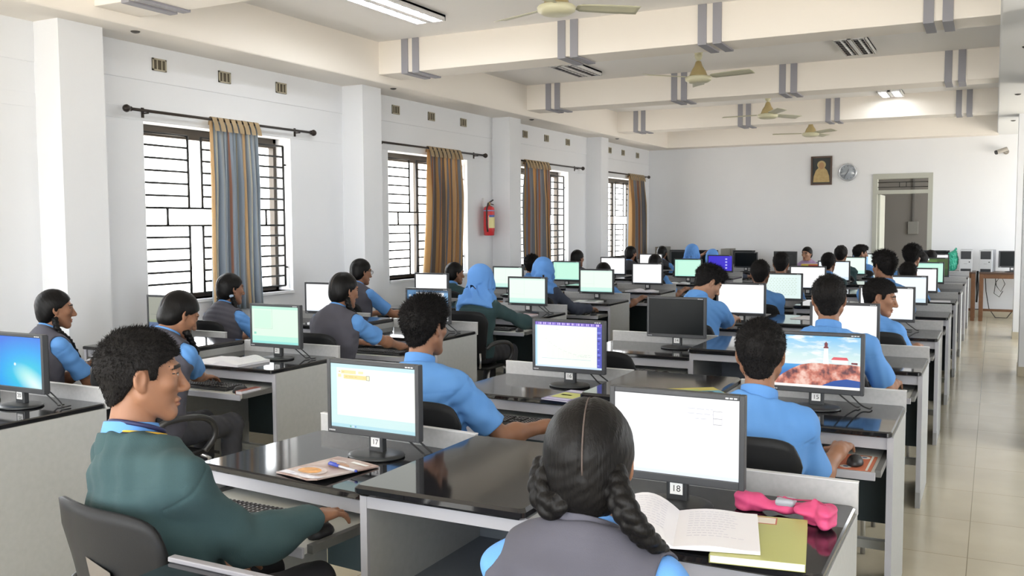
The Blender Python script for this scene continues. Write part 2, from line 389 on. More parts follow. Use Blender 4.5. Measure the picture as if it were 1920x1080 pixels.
curtain(6.02, 6.62, 0.86, CB, 'blue grey and cream striped curtain bunched at the nearest window', 1, 0.0, 10)
curtain(9.50, 10.28, 0.90, CW, 'orange and grey striped curtain at the second window beside the extinguisher', 2, 0.15, 9)
curtain(12.10, 12.92, 0.95, CW, 'brown and orange striped curtain half behind the pillar at the third window', 3, 0.0, 8)
curtain(16.42, 17.25, 0.95, CW, 'narrow striped curtain at the farthest window near the room corner', 4, -0.05, 9)
# ventilators
VF = mat('vent_concrete', (0.42, 0.38, 0.29), 0.85); VD = mat('vent_dark', (0.10, 0.085, 0.06), 0.9)
VY = [2.15, 2.86, 3.6, 5.54, 6.27, 7.01, 8.94, 9.70, 10.47, 12.25, 12.98, 13.78, 15.62, 16.29, 17.07]
for k, y in enumerate(VY):
    if k < 3: continue
    t = thing('wall_vent', ('first', 'middle', 'last')[k % 3]+' of three small square vents above the '+wn[k//3-1], 'vent', (XW+0.008, y, 2.93))
    s_ = 0.072
    MB().box((-0.02, -s_, -0.05), (0.006, s_, 0.05)).build('backing', VD, t)
    f = MB().box((-0.01, -s_, -0.05), (0.012, -s_+0.014, 0.05)).box((-0.01, s_-0.014, -0.05), (0.012, s_, 0.05)).box((-0.01, -s_, 0.038), (0.012, s_, 0.05)).box((-0.01, -s_, -0.05), (0.012, s_, -0.038))
    for q in (-0.024, 0.024): f.box((-0.01, q-0.005, -0.04), (0.011, q+0.005, 0.04))
    f.build('frame', VF, t)
# hooks under the edge beams
HK = mat('dark_hook', (0.05, 0.045, 0.04), 0.5)
for k, (x, y, lab) in enumerate([(-5.76, 5.0, 'small dark socket under the ceiling edge beside the nearest pillar'), (-5.74, 8.35, 'small dark socket under the ceiling edge beside the second pillar'),
        (-5.74, 11.70, 'small dark socket under the ceiling edge beside the third pillar'), (-5.74, 15.0, 'small dark socket under the ceiling edge beside the fourth pillar'),
        (0.20, 9.05, 'small dark socket under the aisle beam, closest to the camera'), (0.20, 12.3, 'small dark socket under the aisle beam, middle one'), (0.20, 15.4, 'small dark socket under the aisle beam near the far wall')]):
    z = 3.07 if x < 0 else 3.08
    h = MB().lathe([(0.034, 0.0), (0.034, -0.004), (0.026, -0.010), (0.012, -0.014), (0.0, -0.015)], n=16).build('ceiling_socket', HK, None, (x, y, z))
    tag(h, lab, 'socket')
# ------------------------------------------------------------------ ceiling lights
LW = mat('lamp_white_steel', (0.75, 0.75, 0.75), 0.4); LM = mat('lamp_mirror', (0.8, 0.8, 0.82), 0.12, 1.0); LDK = mat('lamp_slot_shadow', (0.03, 0.03, 0.035), 0.5)
TUBE_ON = emat('lit_tube', (0.95, 0.98, 1.0), 26.0); TUBE_OFF = mat('unlit_tube', (0.75, 0.76, 0.78), 0.3)
def lamp(x, y0, y1, on, label):
    t = thing('ceiling_light', label, 'ceiling light', (x, (y0+y1)/2, ZC)); h = (y1-y0)/2; w_ = 0.155
    MB().box((-w_, -h, -0.018), (w_, h, 0.0)).box((-w_, -h, -0.05), (-w_+0.008, h, -0.0)).box((w_-0.008, -h, -0.05), (w_, h, -0.0)).box((-w_, -h, -0.05), (w_, -h+0.01, 0)).box((-w_, h-0.01, -0.05), (w_, h, 0)).box((-0.02, -h, -0.05), (0.02, h, -0.0)).build('housing', LW, t)
    for s in (-1, 1):
        MB().tube([(s*0.085, -h+0.02, -0.034), (s*0.085, h-0.02, -0.034)], 0.013, 10).build('tube', TUBE_ON if on else TUBE_OFF, t)
        lv = MB(); n = 9
        for k in range(n):
            yy = -h+(k+0.5)/n*2*h
            lv.box((s*0.085-0.055, yy-0.004, -0.052), (s*0.085+0.055, yy+0.004, -0.022))
        for q in (-0.055, 0.050): lv.box((s*0.085+q, -h+0.012, -0.052), (s*0.085+q+0.005, h-0.012, -0.022))
        lv.build('louvre', LM if not on else LW, t)
        if not on: MB().box((s*0.085-0.05, -h+0.02, -0.0195), (s*0.085+0.05, h-0.02, -0.0182)).build('slot_shadow', LDK, t)  # dark sheet standing in for shadow inside the unlit slots
lamp(-4.56, 6.00, 7.24, True, 'lit twin tube ceiling light nearest the camera, before the first striped beam')
lamp(-4.48, 9.90, 10.78, False, 'unlit twin tube ceiling light on the window side behind the first striped beam')
lamp(-1.34, 9.90, 10.88, False, 'unlit twin tube ceiling light on the aisle side of the ceiling')
lamp(-1.36, 14.05, 14.67, True, 'small lit twin ceiling light on the aisle side before the last beam')
# ------------------------------------------------------------------ fans
FC = mat('cream_fan_enamel', (0.62, 0.60, 0.42), 0.3); FG = mat('gold_fan_motor', (0.50, 0.40, 0.20), 0.35, 0.3); FB = mat('fan_blade', (0.55, 0.54, 0.40), 0.35)
def fan(x, y, z, rz, label):
    t = thing('ceiling_fan', label, 'ceiling fan', (x, y, z), R(rz))
    MB().tube([(0, 0, 0.09), (0, 0, ZC-z-0.005)], 0.011, 10).build('downrod', FC, t)
    MB().lathe([(0.012, 0.175), (0.035, 0.20), (0.042, 0.24), (0.02, 0.245)], n=16).build('lower_cup', FC, t)
    MB().lathe([(0.02, ZC-z-0.11), (0.05, ZC-z-0.06), (0.062, ZC-z-0.004), (0.03, ZC-z-0.001)], n=18).build('ceiling_cup', FC, t)
    MB().lathe([(0.05, -0.055), (0.10, -0.05), (0.135, -0.03), (0.14, 0.0), (0.128, 0.012), (0.1, 0.016)], n=28).build('motor_cover', FC, t)
    MB().lathe([(0.10, 0.016), (0.092, 0.03), (0.075, 0.075), (0.045, 0.12), (0.028, 0.17), (0.013, 0.178)], n=24).build('motor', FG, t)
    for k in range(3):
        b = MB()
        def fn(u, v):
            L = 0.15+u*0.47; wd = (0.052+0.014*math.sin(u*PI*0.7))*(0.55 if u < 0.04 else 1)
            yy = (v-0.5)*2*wd; zz = 0.006-0.10*yy*2.2+0.004*math.cos((v-0.5)*PI)
            a = R(120*k); return (L*math.cos(a)-yy*math.sin(a), L*math.sin(a)+yy*math.cos(a), zz)
        b.grid(fn, 14, 4)
        o = b.build('blade', FB, t); so = o.modifiers.new('thick', 'SOLIDIFY'); so.thickness = 0.004
fan(-2.84, 6.2, 3.165, 39, 'cream three blade ceiling fan nearest the camera, cut by the frame top')
fan(-2.835, 9.8, 3.155, 106, 'cream ceiling fan with gold motor hanging behind the first striped beam')
fan(-2.81, 13.1, 3.10, 59, 'cream ceiling fan hanging between the second and third striped beams')
fan(-2.79, 16.35, 3.12, 75, 'cream ceiling fan nearest the far wall, above the picture and clock')
# ------------------------------------------------------------------ far wall things
t = thing('framed_picture', 'dark framed painting of a golden robed haloed figure on the far wall', 'picture', (-2.83, YF, 2.57))
FRW = mat('dark_brown_wood_frame', (0.07, 0.035, 0.02), 0.4); PD = mat('painting_dark', (0.035, 0.04, 0.04), 0.6); PG = mat('painting_gold', (0.42, 0.30, 0.13), 0.6, var=(0.50, 0.38, 0.18), vscale=30)
f = MB(); a, b_, tk = 0.185, 0.26, 0.03
f.box((-a, -0.03, -b_), (-a+tk, 0, b_)).box((a-tk, -0.03, -b_), (a, 0, b_)).box((-a+tk, -0.03, b_-tk), (a-tk, 0, b_)).box((-a+tk, -0.03, -b_), (a-tk, 0, -b_+tk)); f.build('frame', FRW, t)
MB().box((-a+tk, -0.014, -b_+tk), (a-tk, -0.002, b_-tk)).build('canvas', PD, t)
pts = [(-0.145, -0.21), (0.145, -0.21), (0.135, -0.10), (0.10, 0.0), (0.055, 0.05), (-0.055, 0.05), (-0.10, 0.0), (-0.135, -0.10)]
MB().add([(x, -0.0155, z) for x, z in pts], [tuple(range(8))]).build('robed_figure', PG, t)
MB().add([(0.075*math.cos(q*PI/12), -0.0150, 0.105+0.075*math.sin(q*PI/12)) for q in range(24)], [tuple(range(24))]).build('halo', mat('painting_halo', (0.45, 0.36, 0.18), 0.6), t)
MB().add([(0.048*math.cos(q*PI/12), -0.0158, 0.09+0.062*math.sin(q*PI/12)) for q in range(24)], [tuple(range(24))]).build('face', mat('painting_face', (0.40, 0.24, 0.12), 0.6), t)
t = thing('wall_clock', 'round silver grey wall clock between picture and doorway', 'clock', (-2.375, YF, 2.525))
MB().lathe([(0.155, -0.002), (0.16, -0.03), (0.15, -0.042), (0.135, -0.036), (0.134, -0.03)], n=36, axis='Y').build('rim', mat('clock_silver', (0.5, 0.52, 0.55), 0.25, 0.6), t)
MB().lathe([(0.136, -0.028), (0.136, -0.031)], n=36, axis='Y').build('dial', mat('clock_dial', (0.36, 0.40, 0.45), 0.15, coat=0.5), t)
hd_ = MB()
for k in range(12):
    q = R(30*k); hd_.box((0.112*math.sin(q)-0.006, -0.034, 0.112*math.cos(q)-0.009), (0.112*math.sin(q)+0.006, -0.0312, 0.112*math.cos(q)+0.009))
hd_.build('hour_marking', mat('clock_marks', (0.12, 0.13, 0.15), 0.5), t)
for nm, ang, L in (('hour_hand', 20, 0.065), ('minute_hand', 215, 0.09)):
    q = R(ang); MB().tube([(0, -0.035, 0), (L*math.sin(q), -0.035, L*math.cos(q))], 0.004, 6).build(nm, mat('clock_hands', (0.03, 0.03, 0.03), 0.4), t)
t = thing('security_camera', 'small grey security camera on the far wall near the corner column', 'camera', (0.08, YF, 2.79))
SCm = mat('camera_grey', (0.30, 0.28, 0.25), 0.4)
MB().cyl((0.06, 0, 0), (0.06, -0.03, 0), 0.045).tube([(0.06, -0.02, 0), (0.06, -0.10, -0.02), (0.02, -0.13, 0.0)], 0.012).build('bracket', SCm, t)
MB().cyl((0.07, -0.13, 0.04), (-0.08, -0.20, -0.015), 0.036, 0.036).build('body', SCm, t)
MB().cyl((-0.08, -0.20, -0.015), (-0.10, -0.209, -0.022), 0.038, 0.034).build('lens_hood', DK, t)
# ------------------------------------------------------------------ fire extinguisher
t = thing('fire_extinguisher', 'red fire extinguisher hanging on the wall beside the second window', 'fire extinguisher', (XW+0.10, 10.98, 1.47))
RED = mat('extinguisher_red', (0.62, 0.03, 0.035), 0.3, coat=0.4)
MB().lathe([(0.055, 0.0), (0.068, 0.004), (0.070, 0.05), (0.073, 0.06), (0.075, 0.07), (0.075, 0.345), (0.066, 0.375), (0.04, 0.393), (0.02, 0.398)], n=28).build('cylinder', RED, t)
MB().lathe([(0.0757, 0.325), (0.0757, 0.34)], n=28).build('blue_band', mat('band_blue', (0.25, 0.35, 0.6), 0.4), t)
lbm = MB()
def lf(u, v):
    a = R(-65+u*85); return (0.0762*math.cos(a), 0.0762*math.sin(a), 0.10+v*0.165)
lbm.grid(lf, 10, 2); lbm.build('label_plate', mat('extinguisher_label', (0.75, 0.68, 0.32), 0.5), t)
lbm = MB()
def lf2(u, v):
    a = R(-60+u*70); return (0.0766*math.cos(a), 0.0766*math.sin(a), 0.245+v*0.03)
lbm.grid(lf2, 10, 2); lbm.build('label_emblem', mat('label_blue', (0.08, 0.12, 0.4), 0.5), t)
MB().lathe([(0.022, 0.395), (0.022, 0.43), (0.016, 0.445)], n=14).build('neck', mat('brass', (0.45, 0.33, 0.14), 0.35, 0.8), t)
MB().box((-0.01, -0.012, 0.43), (0.075, 0.012, 0.444), rot=Euler((0, R(-32), R(60))).to_matrix(), about=(0, 0, 0.437)).build('handle', DK, t)
MB().box((-0.01, -0.012, 0.425), (0.07, 0.012, 0.435), rot=Euler((0, R(14), R(60))).to_matrix(), about=(0, 0, 0.43)).build('lever', DK, t)
MB().tube([(0, -0.01, 0.43), (0.02, -0.06, 0.43), (0.02, -0.10, 0.36), (0.02, -0.105, 0.24), (0.02, -0.095, 0.12), (0.02, -0.078, 0.05)], 0.010, 10).build('hose', mat('black_rubber', (0.02, 0.02, 0.02), 0.6), t)
MB().box((-0.10, -0.012, 0.40), (-0.075, 0.012, 0.50)).box((-0.08, -0.01, 0.385), (-0.02, 0.01, 0.40)).build('hanger', LW, t)
# ------------------------------------------------------------------ desks and cabinets
LAM = mat('grey_laminate', (0.43, 0.44, 0.435), 0.5, var=(0.40, 0.41, 0.405), vscale=40)
LAMU = mat('upstand_laminate', (0.46, 0.46, 0.465), 0.45, var=(0.41, 0.41, 0.415), vscale=60)
EDGE = mat('lavender_edge_band', (0.40, 0.40, 0.435), 0.45)
TOP = mat('black_gloss_top', (0.012, 0.012, 0.014), 0.07, spec=0.6)
TEAL = mat('dark_teal_board', (0.035, 0.055, 0.062), 0.5)
TRAYM = mat('white_tray_laminate', (0.60, 0.61, 0.58), 0.4)
RAIL = mat('steel_rail', (0.18, 0.18, 0.17), 0.4, 0.6)
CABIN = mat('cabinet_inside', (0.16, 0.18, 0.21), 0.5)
HU, HD = 0.845, 0.775
ordn = ['first', 'second', 'third', 'fourth', 'fifth', 'sixth', 'seventh', 'eighth', 'ninth']
def desk_meshes(w, d=0.63):
    h = w/2; D = {}
    m = MB(); slab(m, rrect(-h+0.004, -d, h-0.004, -0.022, 0.018), HD-0.024, HD, 0.005); D['tabletop'] = (m.mesh('tabletop', TOP), None)
    for s in (-1, 1):
        m = MB(); a, b = (-h, -h+0.022) if s < 0 else (h-0.022, h)
        m.box((a, -d+0.03, 0.0), (b, -0.02, HD-0.024), 0, 0.0015)
        m.box((a-0.001, -d+0.022, 0.0), (b+0.001, -d+0.032, HD-0.025), 1)
        m.box((a-0.0015, -d+0.02, 0.0), (b+0.0015, -d+0.10, 0.09), 2)
        D['side_panel%d' % s] = (m.mesh('side_panel', [LAM, EDGE, mat('grey_foot_shoe', (0.28, 0.28, 0.28), 0.5)]), None)
    D['upstand'] = (MB().box((-h, -0.02, HD-0.03), (h, 0.0, HU-0.003), 0, 0.001).box((-h-0.001, -0.0215, HU-0.004), (h+0.001, 0.0015, HU), 1, 0.0015).mesh('upstand', [LAMU, mat('pale_upstand_edge', (0.62, 0.62, 0.64), 0.35)]), None)
    D['modesty_panel'] = (MB().box((-h+0.022, -0.018, 0.22), (h-0.022, -0.004, HD-0.03)).mesh('modesty_panel', TEAL), None)
    D['apron'] = (MB().box((-h+0.022, -d+0.035, HD-0.078), (h-0.022, -d+0.053, HD-0.024)).mesh('apron', EDGE), None)
    D['foot_rail'] = (MB().box((-h+0.022, -0.10, 0.12), (h-0.022, -0.06, 0.16)).mesh('foot_rail', TRAYM), None)
    m = MB(); m.box((-h+0.045, -d-0.22, 0.640), (h-0.045, -0.14, 0.660), 0, 0.002)
    m.box((-h+0.04, -d-0.225, 0.632), (h-0.04, -d-0.215, 0.664), 1, 0.002)
    D['keyboard_tray'] = (m.mesh('keyboard_tray', [TRAYM, EDGE]), None)
    for s in (-1, 1):
        D['tray_rail%d' % s] = (MB().box((s*(h-0.033)-0.011, -d-0.20, 0.642), (s*(h-0.033)+0.011, -0.16, 0.668)).mesh('tray_rail', RAIL), None)
    return D
DM = {0.765: desk_meshes(0.763), 0.752: desk_meshes(0.748), 0.79: desk_meshes(0.788), 0.76: desk_meshes(0.757)}
def desk(w, x, y, rz, label, group):
    t = thing('computer_desk', label, 'desk', (x, y, 0), rz, group)
    for k, (me, _) in DM[w].items(): link(k.rstrip('-1'), me, t)
    return t
def cab_meshes(w, d=0.70):
    h = w/2; D = {}
    m = MB(); slab(m, rrect(-h+0.002, -d-0.03, h-0.002, -0.0, 0.016), HU-0.032, HU, 0.009); D['top_slab'] = m.mesh('top_slab', TOP)
    for s in (-1, 1):
        a, b = (-h+0.006, -h+0.028) if s < 0 else (h-0.028, h-0.006)
        D['side_panel%d' % s] = MB().box((a, -d+0.012, 0), (b, -0.005, HU-0.032)).box((a-0.001, -d, 0), (b+0.001, -d+0.014, HU-0.032), 1).mesh('side_panel', [LAM, EDGE])
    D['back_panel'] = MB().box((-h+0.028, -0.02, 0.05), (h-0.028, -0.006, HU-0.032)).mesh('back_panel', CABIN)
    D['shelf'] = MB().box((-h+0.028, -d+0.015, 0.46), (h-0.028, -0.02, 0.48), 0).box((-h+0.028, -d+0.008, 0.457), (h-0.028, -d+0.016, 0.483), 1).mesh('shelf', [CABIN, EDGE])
    D['top_rail'] = MB().box((-h+0.028, -d+0.002, HU-0.075), (h-0.028, -d+0.02, HU-0.032)).mesh('top_rail', EDGE)
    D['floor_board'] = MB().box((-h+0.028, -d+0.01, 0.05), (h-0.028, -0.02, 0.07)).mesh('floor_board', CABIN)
    return D
CM = {0.57: cab_meshes(0.566), 0.44: cab_meshes(0.436)}
def cabinet(w, x, y, label, group):
    t = thing('desk_cabinet', label, 'cabinet', (x, y, 0), 0, group)
    for k, me in CM[w].items(): link(k.rstrip('-1'), me, t)
    return t
# row positions (back edge of the upstand)
YRA = [2.955, 4.595, 6.255]+[2.90+1.679*k for k in range(3, 9)]
YRB = [2.84+0.02+1.679*k for k in range(9)]
YLB = [2.995, 4.715, 6.345, 8.085, 9.735, 11.445, 13.11, 14.81, 16.49]
XLR = [-3.70, -3.675, -3.59, -3.595, -3.568, -3.577, -3.55, -3.537, -3.53]
XA, XCB, XB = -2.037, -1.371, -0.709
RZA = [-0.085, -0.035, -0.01]+[0]*6
def XLB(k): return XLR[k]-0.395
def XLC(k): return XLR[k]-0.79-0.222
def XLA(k): return XLR[k]-0.79-0.445-0.38
def YLA(k): return YLB[k]+0.28
for k in range(9):
    o = ordn[k]+' row from the camera'
    # the row's four stations, from the window wall to the aisle
    desk(0.765, XA, YRA[k], RZA[k], 'grey desk with black top, door-side block, middle-aisle end, '+o, 'computer desks in rows')
    desk(0.752, XB, YRB[k], 0, 'grey desk with black top, door-side block, tiled-aisle end, '+o, 'computer desks in rows')
    desk(0.79, XLB(k), YLB[k], 0, 'grey desk with black top, window block, middle-aisle end, '+o, 'computer desks in rows')
    desk(0.76, XLA(k), YLA(k), 0, 'grey desk with black top, window block, wall end, '+o, 'computer desks in rows')
    cabinet(0.57, XCB, YRB[k]+0.035, 'open grey cabinet between two door-side desks, '+o, 'cabinets between the desks')
    cabinet(0.44, XLC(k), YLB[k], 'open grey cabinet between two window-block desks, '+o, 'cabinets between the desks')
t = cabinet(0.57, -1.36, 1.49, 'open grey cabinet whose pale top edge shows under the green sweater boy', 'cabinets between the desks')
MB().box((-0.283, -0.022, HU), (0.283, 0.0, HU+0.012), 0, 0.003).build('back_edge', mat('lavender_back_edge', (0.22, 0.215, 0.235), 0.5), t)
# ------------------------------------------------------------------ monitors
PLA = mat('black_monitor_plastic', (0.022, 0.024, 0.027), 0.38); PLB = mat('grey_bezel_plastic', (0.034, 0.036, 0.041), 0.42)
OFFS = mat('dark_screen', (0.006, 0.008, 0.009), 0.25, spec=0.15)
TAGP = mat('paper_tag', (0.72, 0.72, 0.72), 0.6); INK = mat('black_ink', (0.02, 0.02, 0.02), 0.6); MARK = mat('bezel_print', (0.55, 0.56, 0.58), 0.5)
CABLE = mat('black_cable', (0.012, 0.012, 0.013), 0.5)
SCW, SCH = 0.372, 0.232                         # visible screen
def mon_parts():
    D = {}
    W, H, t = 0.405, 0.272, 0.024
    zb = 0.072; z0 = zb; z1 = zb+H
    sx = SCW/2; sz0 = zb+0.024; sz1 = sz0+SCH
    m = MB()
    m.box((-W/2, -t, z0), (-sx, t*0.2, z1), 0, 0.003).box((sx, -t, z0), (W/2, t*0.2, z1), 0, 0.003).box((-sx-0.001, -t, z0), (sx+0.001, t*0.2, sz0), 0, 0.003).box((-sx-0.001, -t, sz1), (sx+0.001, t*0.2, z1), 0, 0.003)
    D['bezel'] = m.mesh('bezel', PLB)
    m = MB(); m.box((-W/2+0.004, -t+0.004, z0+0.004), (W/2-0.004, 0.012, z1-0.004), 0, 0.004).box((-0.15, 0.010, z0+0.03), (0.15, 0.034, z1-0.04), 0, 0.012); D['back_shell'] = m.mesh('back_shell', PLA)
    D['neck'] = MB().box((-0.032, -0.004, 0.012), (0.032, 0.022, 0.16), 0, 0.005).mesh('neck', PLA)
    m = MB(); m.lathe([(0.105, 0.0), (0.108, 0.004), (0.104, 0.009), (0.085, 0.013), (0.04, 0.017), (0.0, 0.018)], n=36).xf(Matrix.Diagonal((1.0, 0.86, 1, 1))); D['base'] = m.mesh('base', PLA)
    m = MB()
    for i in range(4): m.box((-W/2+0.008+i*0.0075, -t-0.0006, z0+0.008), (-W/2+0.013+i*0.0075, -t+0.001, z0+0.013))
    for i in range(3): m.box((W/2-0.055+i*0.012, -t-0.0006, z1-0.012), (W/2-0.046+i*0.012, -t+0.001, z1-0.008))
    D['bezel_lettering'] = m.mesh('bezel_lettering', MARK)
    return D, (-t+0.0035, sx, sz0, sz1)
MON, SG = mon_parts()
TAGM = MB().box((-0.019, -0.0062, 0.034), (0.019, -0.0045, 0.068)).mesh('number_tag', TAGP)
NUMS = {}
def num_mesh(s):
    if s not in NUMS:
        me = textmesh(s, 0.027, 'number'); me.transform(Matrix.Translation((0, -0.0066, 0.051)) @ Matrix.Rotation(PI/2, 4, 'X')); me.materials.append(INK); NUMS[s] = me
    return NUMS[s]
def cable_mesh(seed):
    r = random.Random(seed); m = MB()
    for i in range(2):
        x = 0.05+0.05*i; pts = [(x, 0.02, 0.115), (x+0.04, 0.06, 0.06), (x+0.08+0.02*r.random(), 0.075, 0.012+0.004*i), (x+0.12, 0.05+0.02*r.random(), 0.006), (x+0.125, 0.10, 0.006)]
        P = [Vector(p) for p in pts]; out = []
        for a in range(len(P)-1):
            p0 = P[max(a-1, 0)]; p1 = P[a]; p2 = P[a+1]; p3 = P[min(a+2, len(P)-1)]
            for q in range(5):
                t = q/5; out.append(0.5*((2*p1)+(p2-p0)*t+(2*p0-5*p1+4*p2-p3)*t*t+(3*p1-p0-3*p2+p3)*t*t*t))
        m.tube(out, 0.0035, 6)
    return m.mesh('cable', CABLE)
CABS = [cable_mesh(i) for i in range(3)]
SCREENS = {}
def rects(base, rs):
    """screen panel: base colour and (x0,z0,x1,z1,colour) in 0..1 of the screen"""
    def make():
        y, sx, z0, z1 = SG; m = MB(); mats = []; idx = {}
        def mi(c):
            if c not in idx: idx[c] = len(mats); mats.append(emat('screen_%02x%02x%02x' % c[:3], srgb(*c[:3]), SCREEN_GAIN)); 
            return idx[c]
        X = lambda u: -sx+2*sx*u; Z = lambda v: z0+(z1-z0)*v
        m.box((-sx, y, z0), (sx, y+0.003, z1), mi(base))
        for q, (a, b, c, d, col) in enumerate(rs):
            yy = y-0.00012*(1+q % 6)
            m.quad((X(a), yy, Z(b)), (X(c), yy, Z(b)), (X(c), yy, Z(d)), (X(a), yy, Z(d)), mi(col))
        return m.mesh('screen', mats)
    return make
SCREEN_GAIN = 1.05/2**EXPOSURE
def word_lines(x0, x1, zs, col, seed, h=0.008):
    r = random.Random(seed); out = []
    for z in zs:
        x = x0
        while x < x1:
            L = r.uniform(0.02, 0.06); out.append((x, z, min(x+L, x1), z+h, col)); x += L+0.014
    return out
def table_screen(base, bar, pale):
    rs = [(0, 0.94, 1, 1, bar), (0, 0, 1, 0.05, bar), (0.0, 0.05, 0.07, 0.94, pale)]
    return rs
WHT = (255, 255, 255)
def chart():
    rs = [(0, 0.93, 1, 1, (120, 95, 205)), (0.93, 0.04, 1, 0.93, (80, 85, 190)), (0.02, 0.04, 0.93, 0.93, (243, 252, 240)), (0, 0, 1, 0.04, (205, 228, 250)), (0.0, 0.04, 0.03, 0.93, (170, 215, 245))]
    r = random.Random(3)
    for i in range(14): rs.append((0.935+0.004*(i % 3), 0.08+0.06*i, 0.96+0.03*r.random(), 0.10+0.06*i, (60, 50, 120) if i % 2 else (150, 160, 245)))
    for i in range(40):
        x = 0.03+i/40*0.96; rs.append((x, 0.945, x+0.014*r.random()+0.004, 0.99, (225, 205, 250) if i % 3 else (90, 60, 160)))
    for i in range(26):
        u = i/25; x = 0.16+0.62*u; zt = 0.62-0.36*(1-math.exp(-2.2*u))/(1-math.exp(-2.2))
        rs.append((x, zt, x+0.02, zt+0.006, (190, 205, 195))); rs.append((x, 0.22, x+0.0035, zt, (228, 238, 226)))
    rs += [(0.10, 0.19, 0.84, 0.197, (175, 205, 225))]+word_lines(0.25, 0.45, [0.84], (205, 215, 205), 5)+word_lines(0.62, 0.86, [0.26, 0.30], (205, 215, 205), 6)
    return rs
SDEF = {
 'white': ((255, 255, 255), [(0, 0, 1, 0.035, (235, 242, 250))]),
 'whitelines': ((252, 253, 255), [(0, 0.0, 1, 0.045, (232, 240, 250)), (0.36, 0.10, 0.363, 0.95, (244, 246, 250))]+word_lines(0.10, 0.30, [0.90], (232, 234, 242), 1)+word_lines(0.60, 0.80, [0.86, 0.80], (205, 208, 220), 2)+word_lines(0.66, 0.76, [0.74], (205, 208, 220), 3)
            + [(0.80, 0.845, 0.87, 0.85, (150, 150, 160)), (0.80, 0.68, 0.87, 0.685, (120, 120, 130)), (0.80, 0.68, 0.803, 0.85, (190, 190, 200)), (0.868, 0.68, 0.87, 0.85, (190, 190, 200)), (0.80, 0.755, 0.87, 0.76, (120, 120, 130))]),
 'sheet': ((246, 250, 242), [(0, 0.94, 1, 1, (196, 230, 238)), (0, 0.05, 0.075, 0.94, (205, 236, 236)), (0, 0.05, 1, 0.19, (206, 236, 236)), (0, 0, 1, 0.055, (176, 220, 232)), (0.13, 0.85, 0.31, 0.905, (246, 228, 165)), (0.34, 0.86, 0.40, 0.90, (246, 232, 180)), (0.09, 0.79, 0.13, 0.84, (248, 232, 178)), (0.16, 0.77, 0.44, 0.835, (248, 222, 150)), (0.435, 0.765, 0.475, 0.84, (120, 130, 110)), (0.440, 0.772, 0.470, 0.833, (246, 240, 200)),
            (0.10, 0.87, 0.12, 0.885, (205, 185, 120))]+word_lines(0.14, 0.30, [0.87], (205, 180, 110), 4)+word_lines(0.18, 0.42, [0.80], (205, 180, 110), 8)+[(0.2+0.03*i, 0.012, 0.215+0.03*i, 0.04, c) for i, c in enumerate([(240, 200, 90), (90, 170, 120), (220, 230, 240), (90, 150, 210)])]),
 'greenform': ((222, 250, 228), [(0, 0.93, 1, 1, (186, 236, 216)), (0, 0, 1, 0.06, (150, 226, 220)), (0, 0.06, 1, 0.2, (188, 240, 222)), (0.04, 0.40, 0.44, 0.404, (120, 160, 140)), (0.44, 0.40, 0.445, 0.93, (150, 185, 165)), (0.05, 0.42, 0.42, 0.9, (208, 246, 222)), (0.04, 0.24, 0.09, 0.30, (140, 215, 195))]),
 'greenplain': ((198, 246, 224), [(0, 0.93, 1, 1, (176, 232, 214)), (0, 0, 1, 0.05, (168, 230, 215)), (0.03, 0.06, 0.12, 0.92, (186, 238, 214))]),
 'palegreen': ((236, 250, 240), [(0, 0.94, 1, 1, (214, 238, 228)), (0, 0, 1, 0.2, (205, 242, 230)), (0.42, 0.25, 0.425, 0.93, (200, 226, 212)), (0.05, 0.36, 0.42, 0.365, (190, 216, 204)), (0, 0, 1, 0.04, (170, 222, 214))]),
 'paleblue': ((238, 246, 252), [(0, 0, 1, 0.16, (212, 232, 246)), (0, 0.95, 1, 1, (220, 234, 246))]),
 'desktop': ((246, 249, 252), [(0, 0, 0.22, 1, (70, 120, 165)), (0.0, 0.0, 0.22, 0.06, (50, 90, 130)), (0.22, 0.93, 1, 1, (70, 100, 130)), (0.90, 0.4, 1, 0.93, (120, 165, 205)), (0.30, 0.1, 0.302, 0.92, (215, 222, 230))]+[(0.04, 0.12+0.11*i, 0.10, 0.19+0.11*i, (205, 220, 235)) for i in range(7)]+[(0.13, 0.12+0.11*i, 0.18, 0.18+0.11*i, (160, 195, 220)) for i in range(7)]),
 'grid': ((222, 240, 238), [(0.10+0.08*(i % 10)+0.03*((i//10) % 2), 0.15+0.075*(i//10), 0.145+0.08*(i % 10)+0.03*((i//10) % 2), 0.175+0.075*(i//10), (196, 214, 196)) for i in range(100)]),
 'chart': ((243, 252, 240), None),
 'tinted': ((150, 152, 140), [(0, 0, 1, 0.22, (84, 104, 140)), (0, 0.22, 1, 0.3, (140, 152, 118)), (0.05, 0.46, 0.5, 0.47, (110, 112, 104))]),
 'blueviolet': ((62, 48, 200), [(0.72, 0.15+0.2*i, 0.80, 0.24+0.2*i, (190, 190, 250)) for i in range(4)]),
 'bluestrip': ((150, 205, 250), [(0.6, 0, 1, 1, (235, 250, 245)), (0.0, 0.3, 0.5, 1, (90, 160, 230))]),
 'photo': ((70, 95, 45), [(0.0, 0.3, 0.35, 1, (238, 244, 246)), (0.3, 0.55, 0.62, 0.9, (90, 125, 60)), (0.35, 0.0, 1, 0.4, (44, 70, 34)), (0.62, 0.5, 1, 1, (60, 84, 40))]),
}
def screen(kind):
    if kind not in SCREENS:
        if kind == 'chart': SCREENS[kind] = rects(SDEF[kind][0], chart())()
        elif kind == 'off': y, sx, z0, z1 = SG; SCREENS[kind] = MB().box((-sx, y, z0), (sx, y+0.003, z1)).mesh('screen', OFFS)
        elif kind == 'blue': SCREENS[kind] = special_screen('blue')
        elif kind == 'lighthouse': SCREENS[kind] = special_screen('lighthouse')
        else: SCREENS[kind] = rects(*SDEF[kind])()
    return SCREENS[kind]
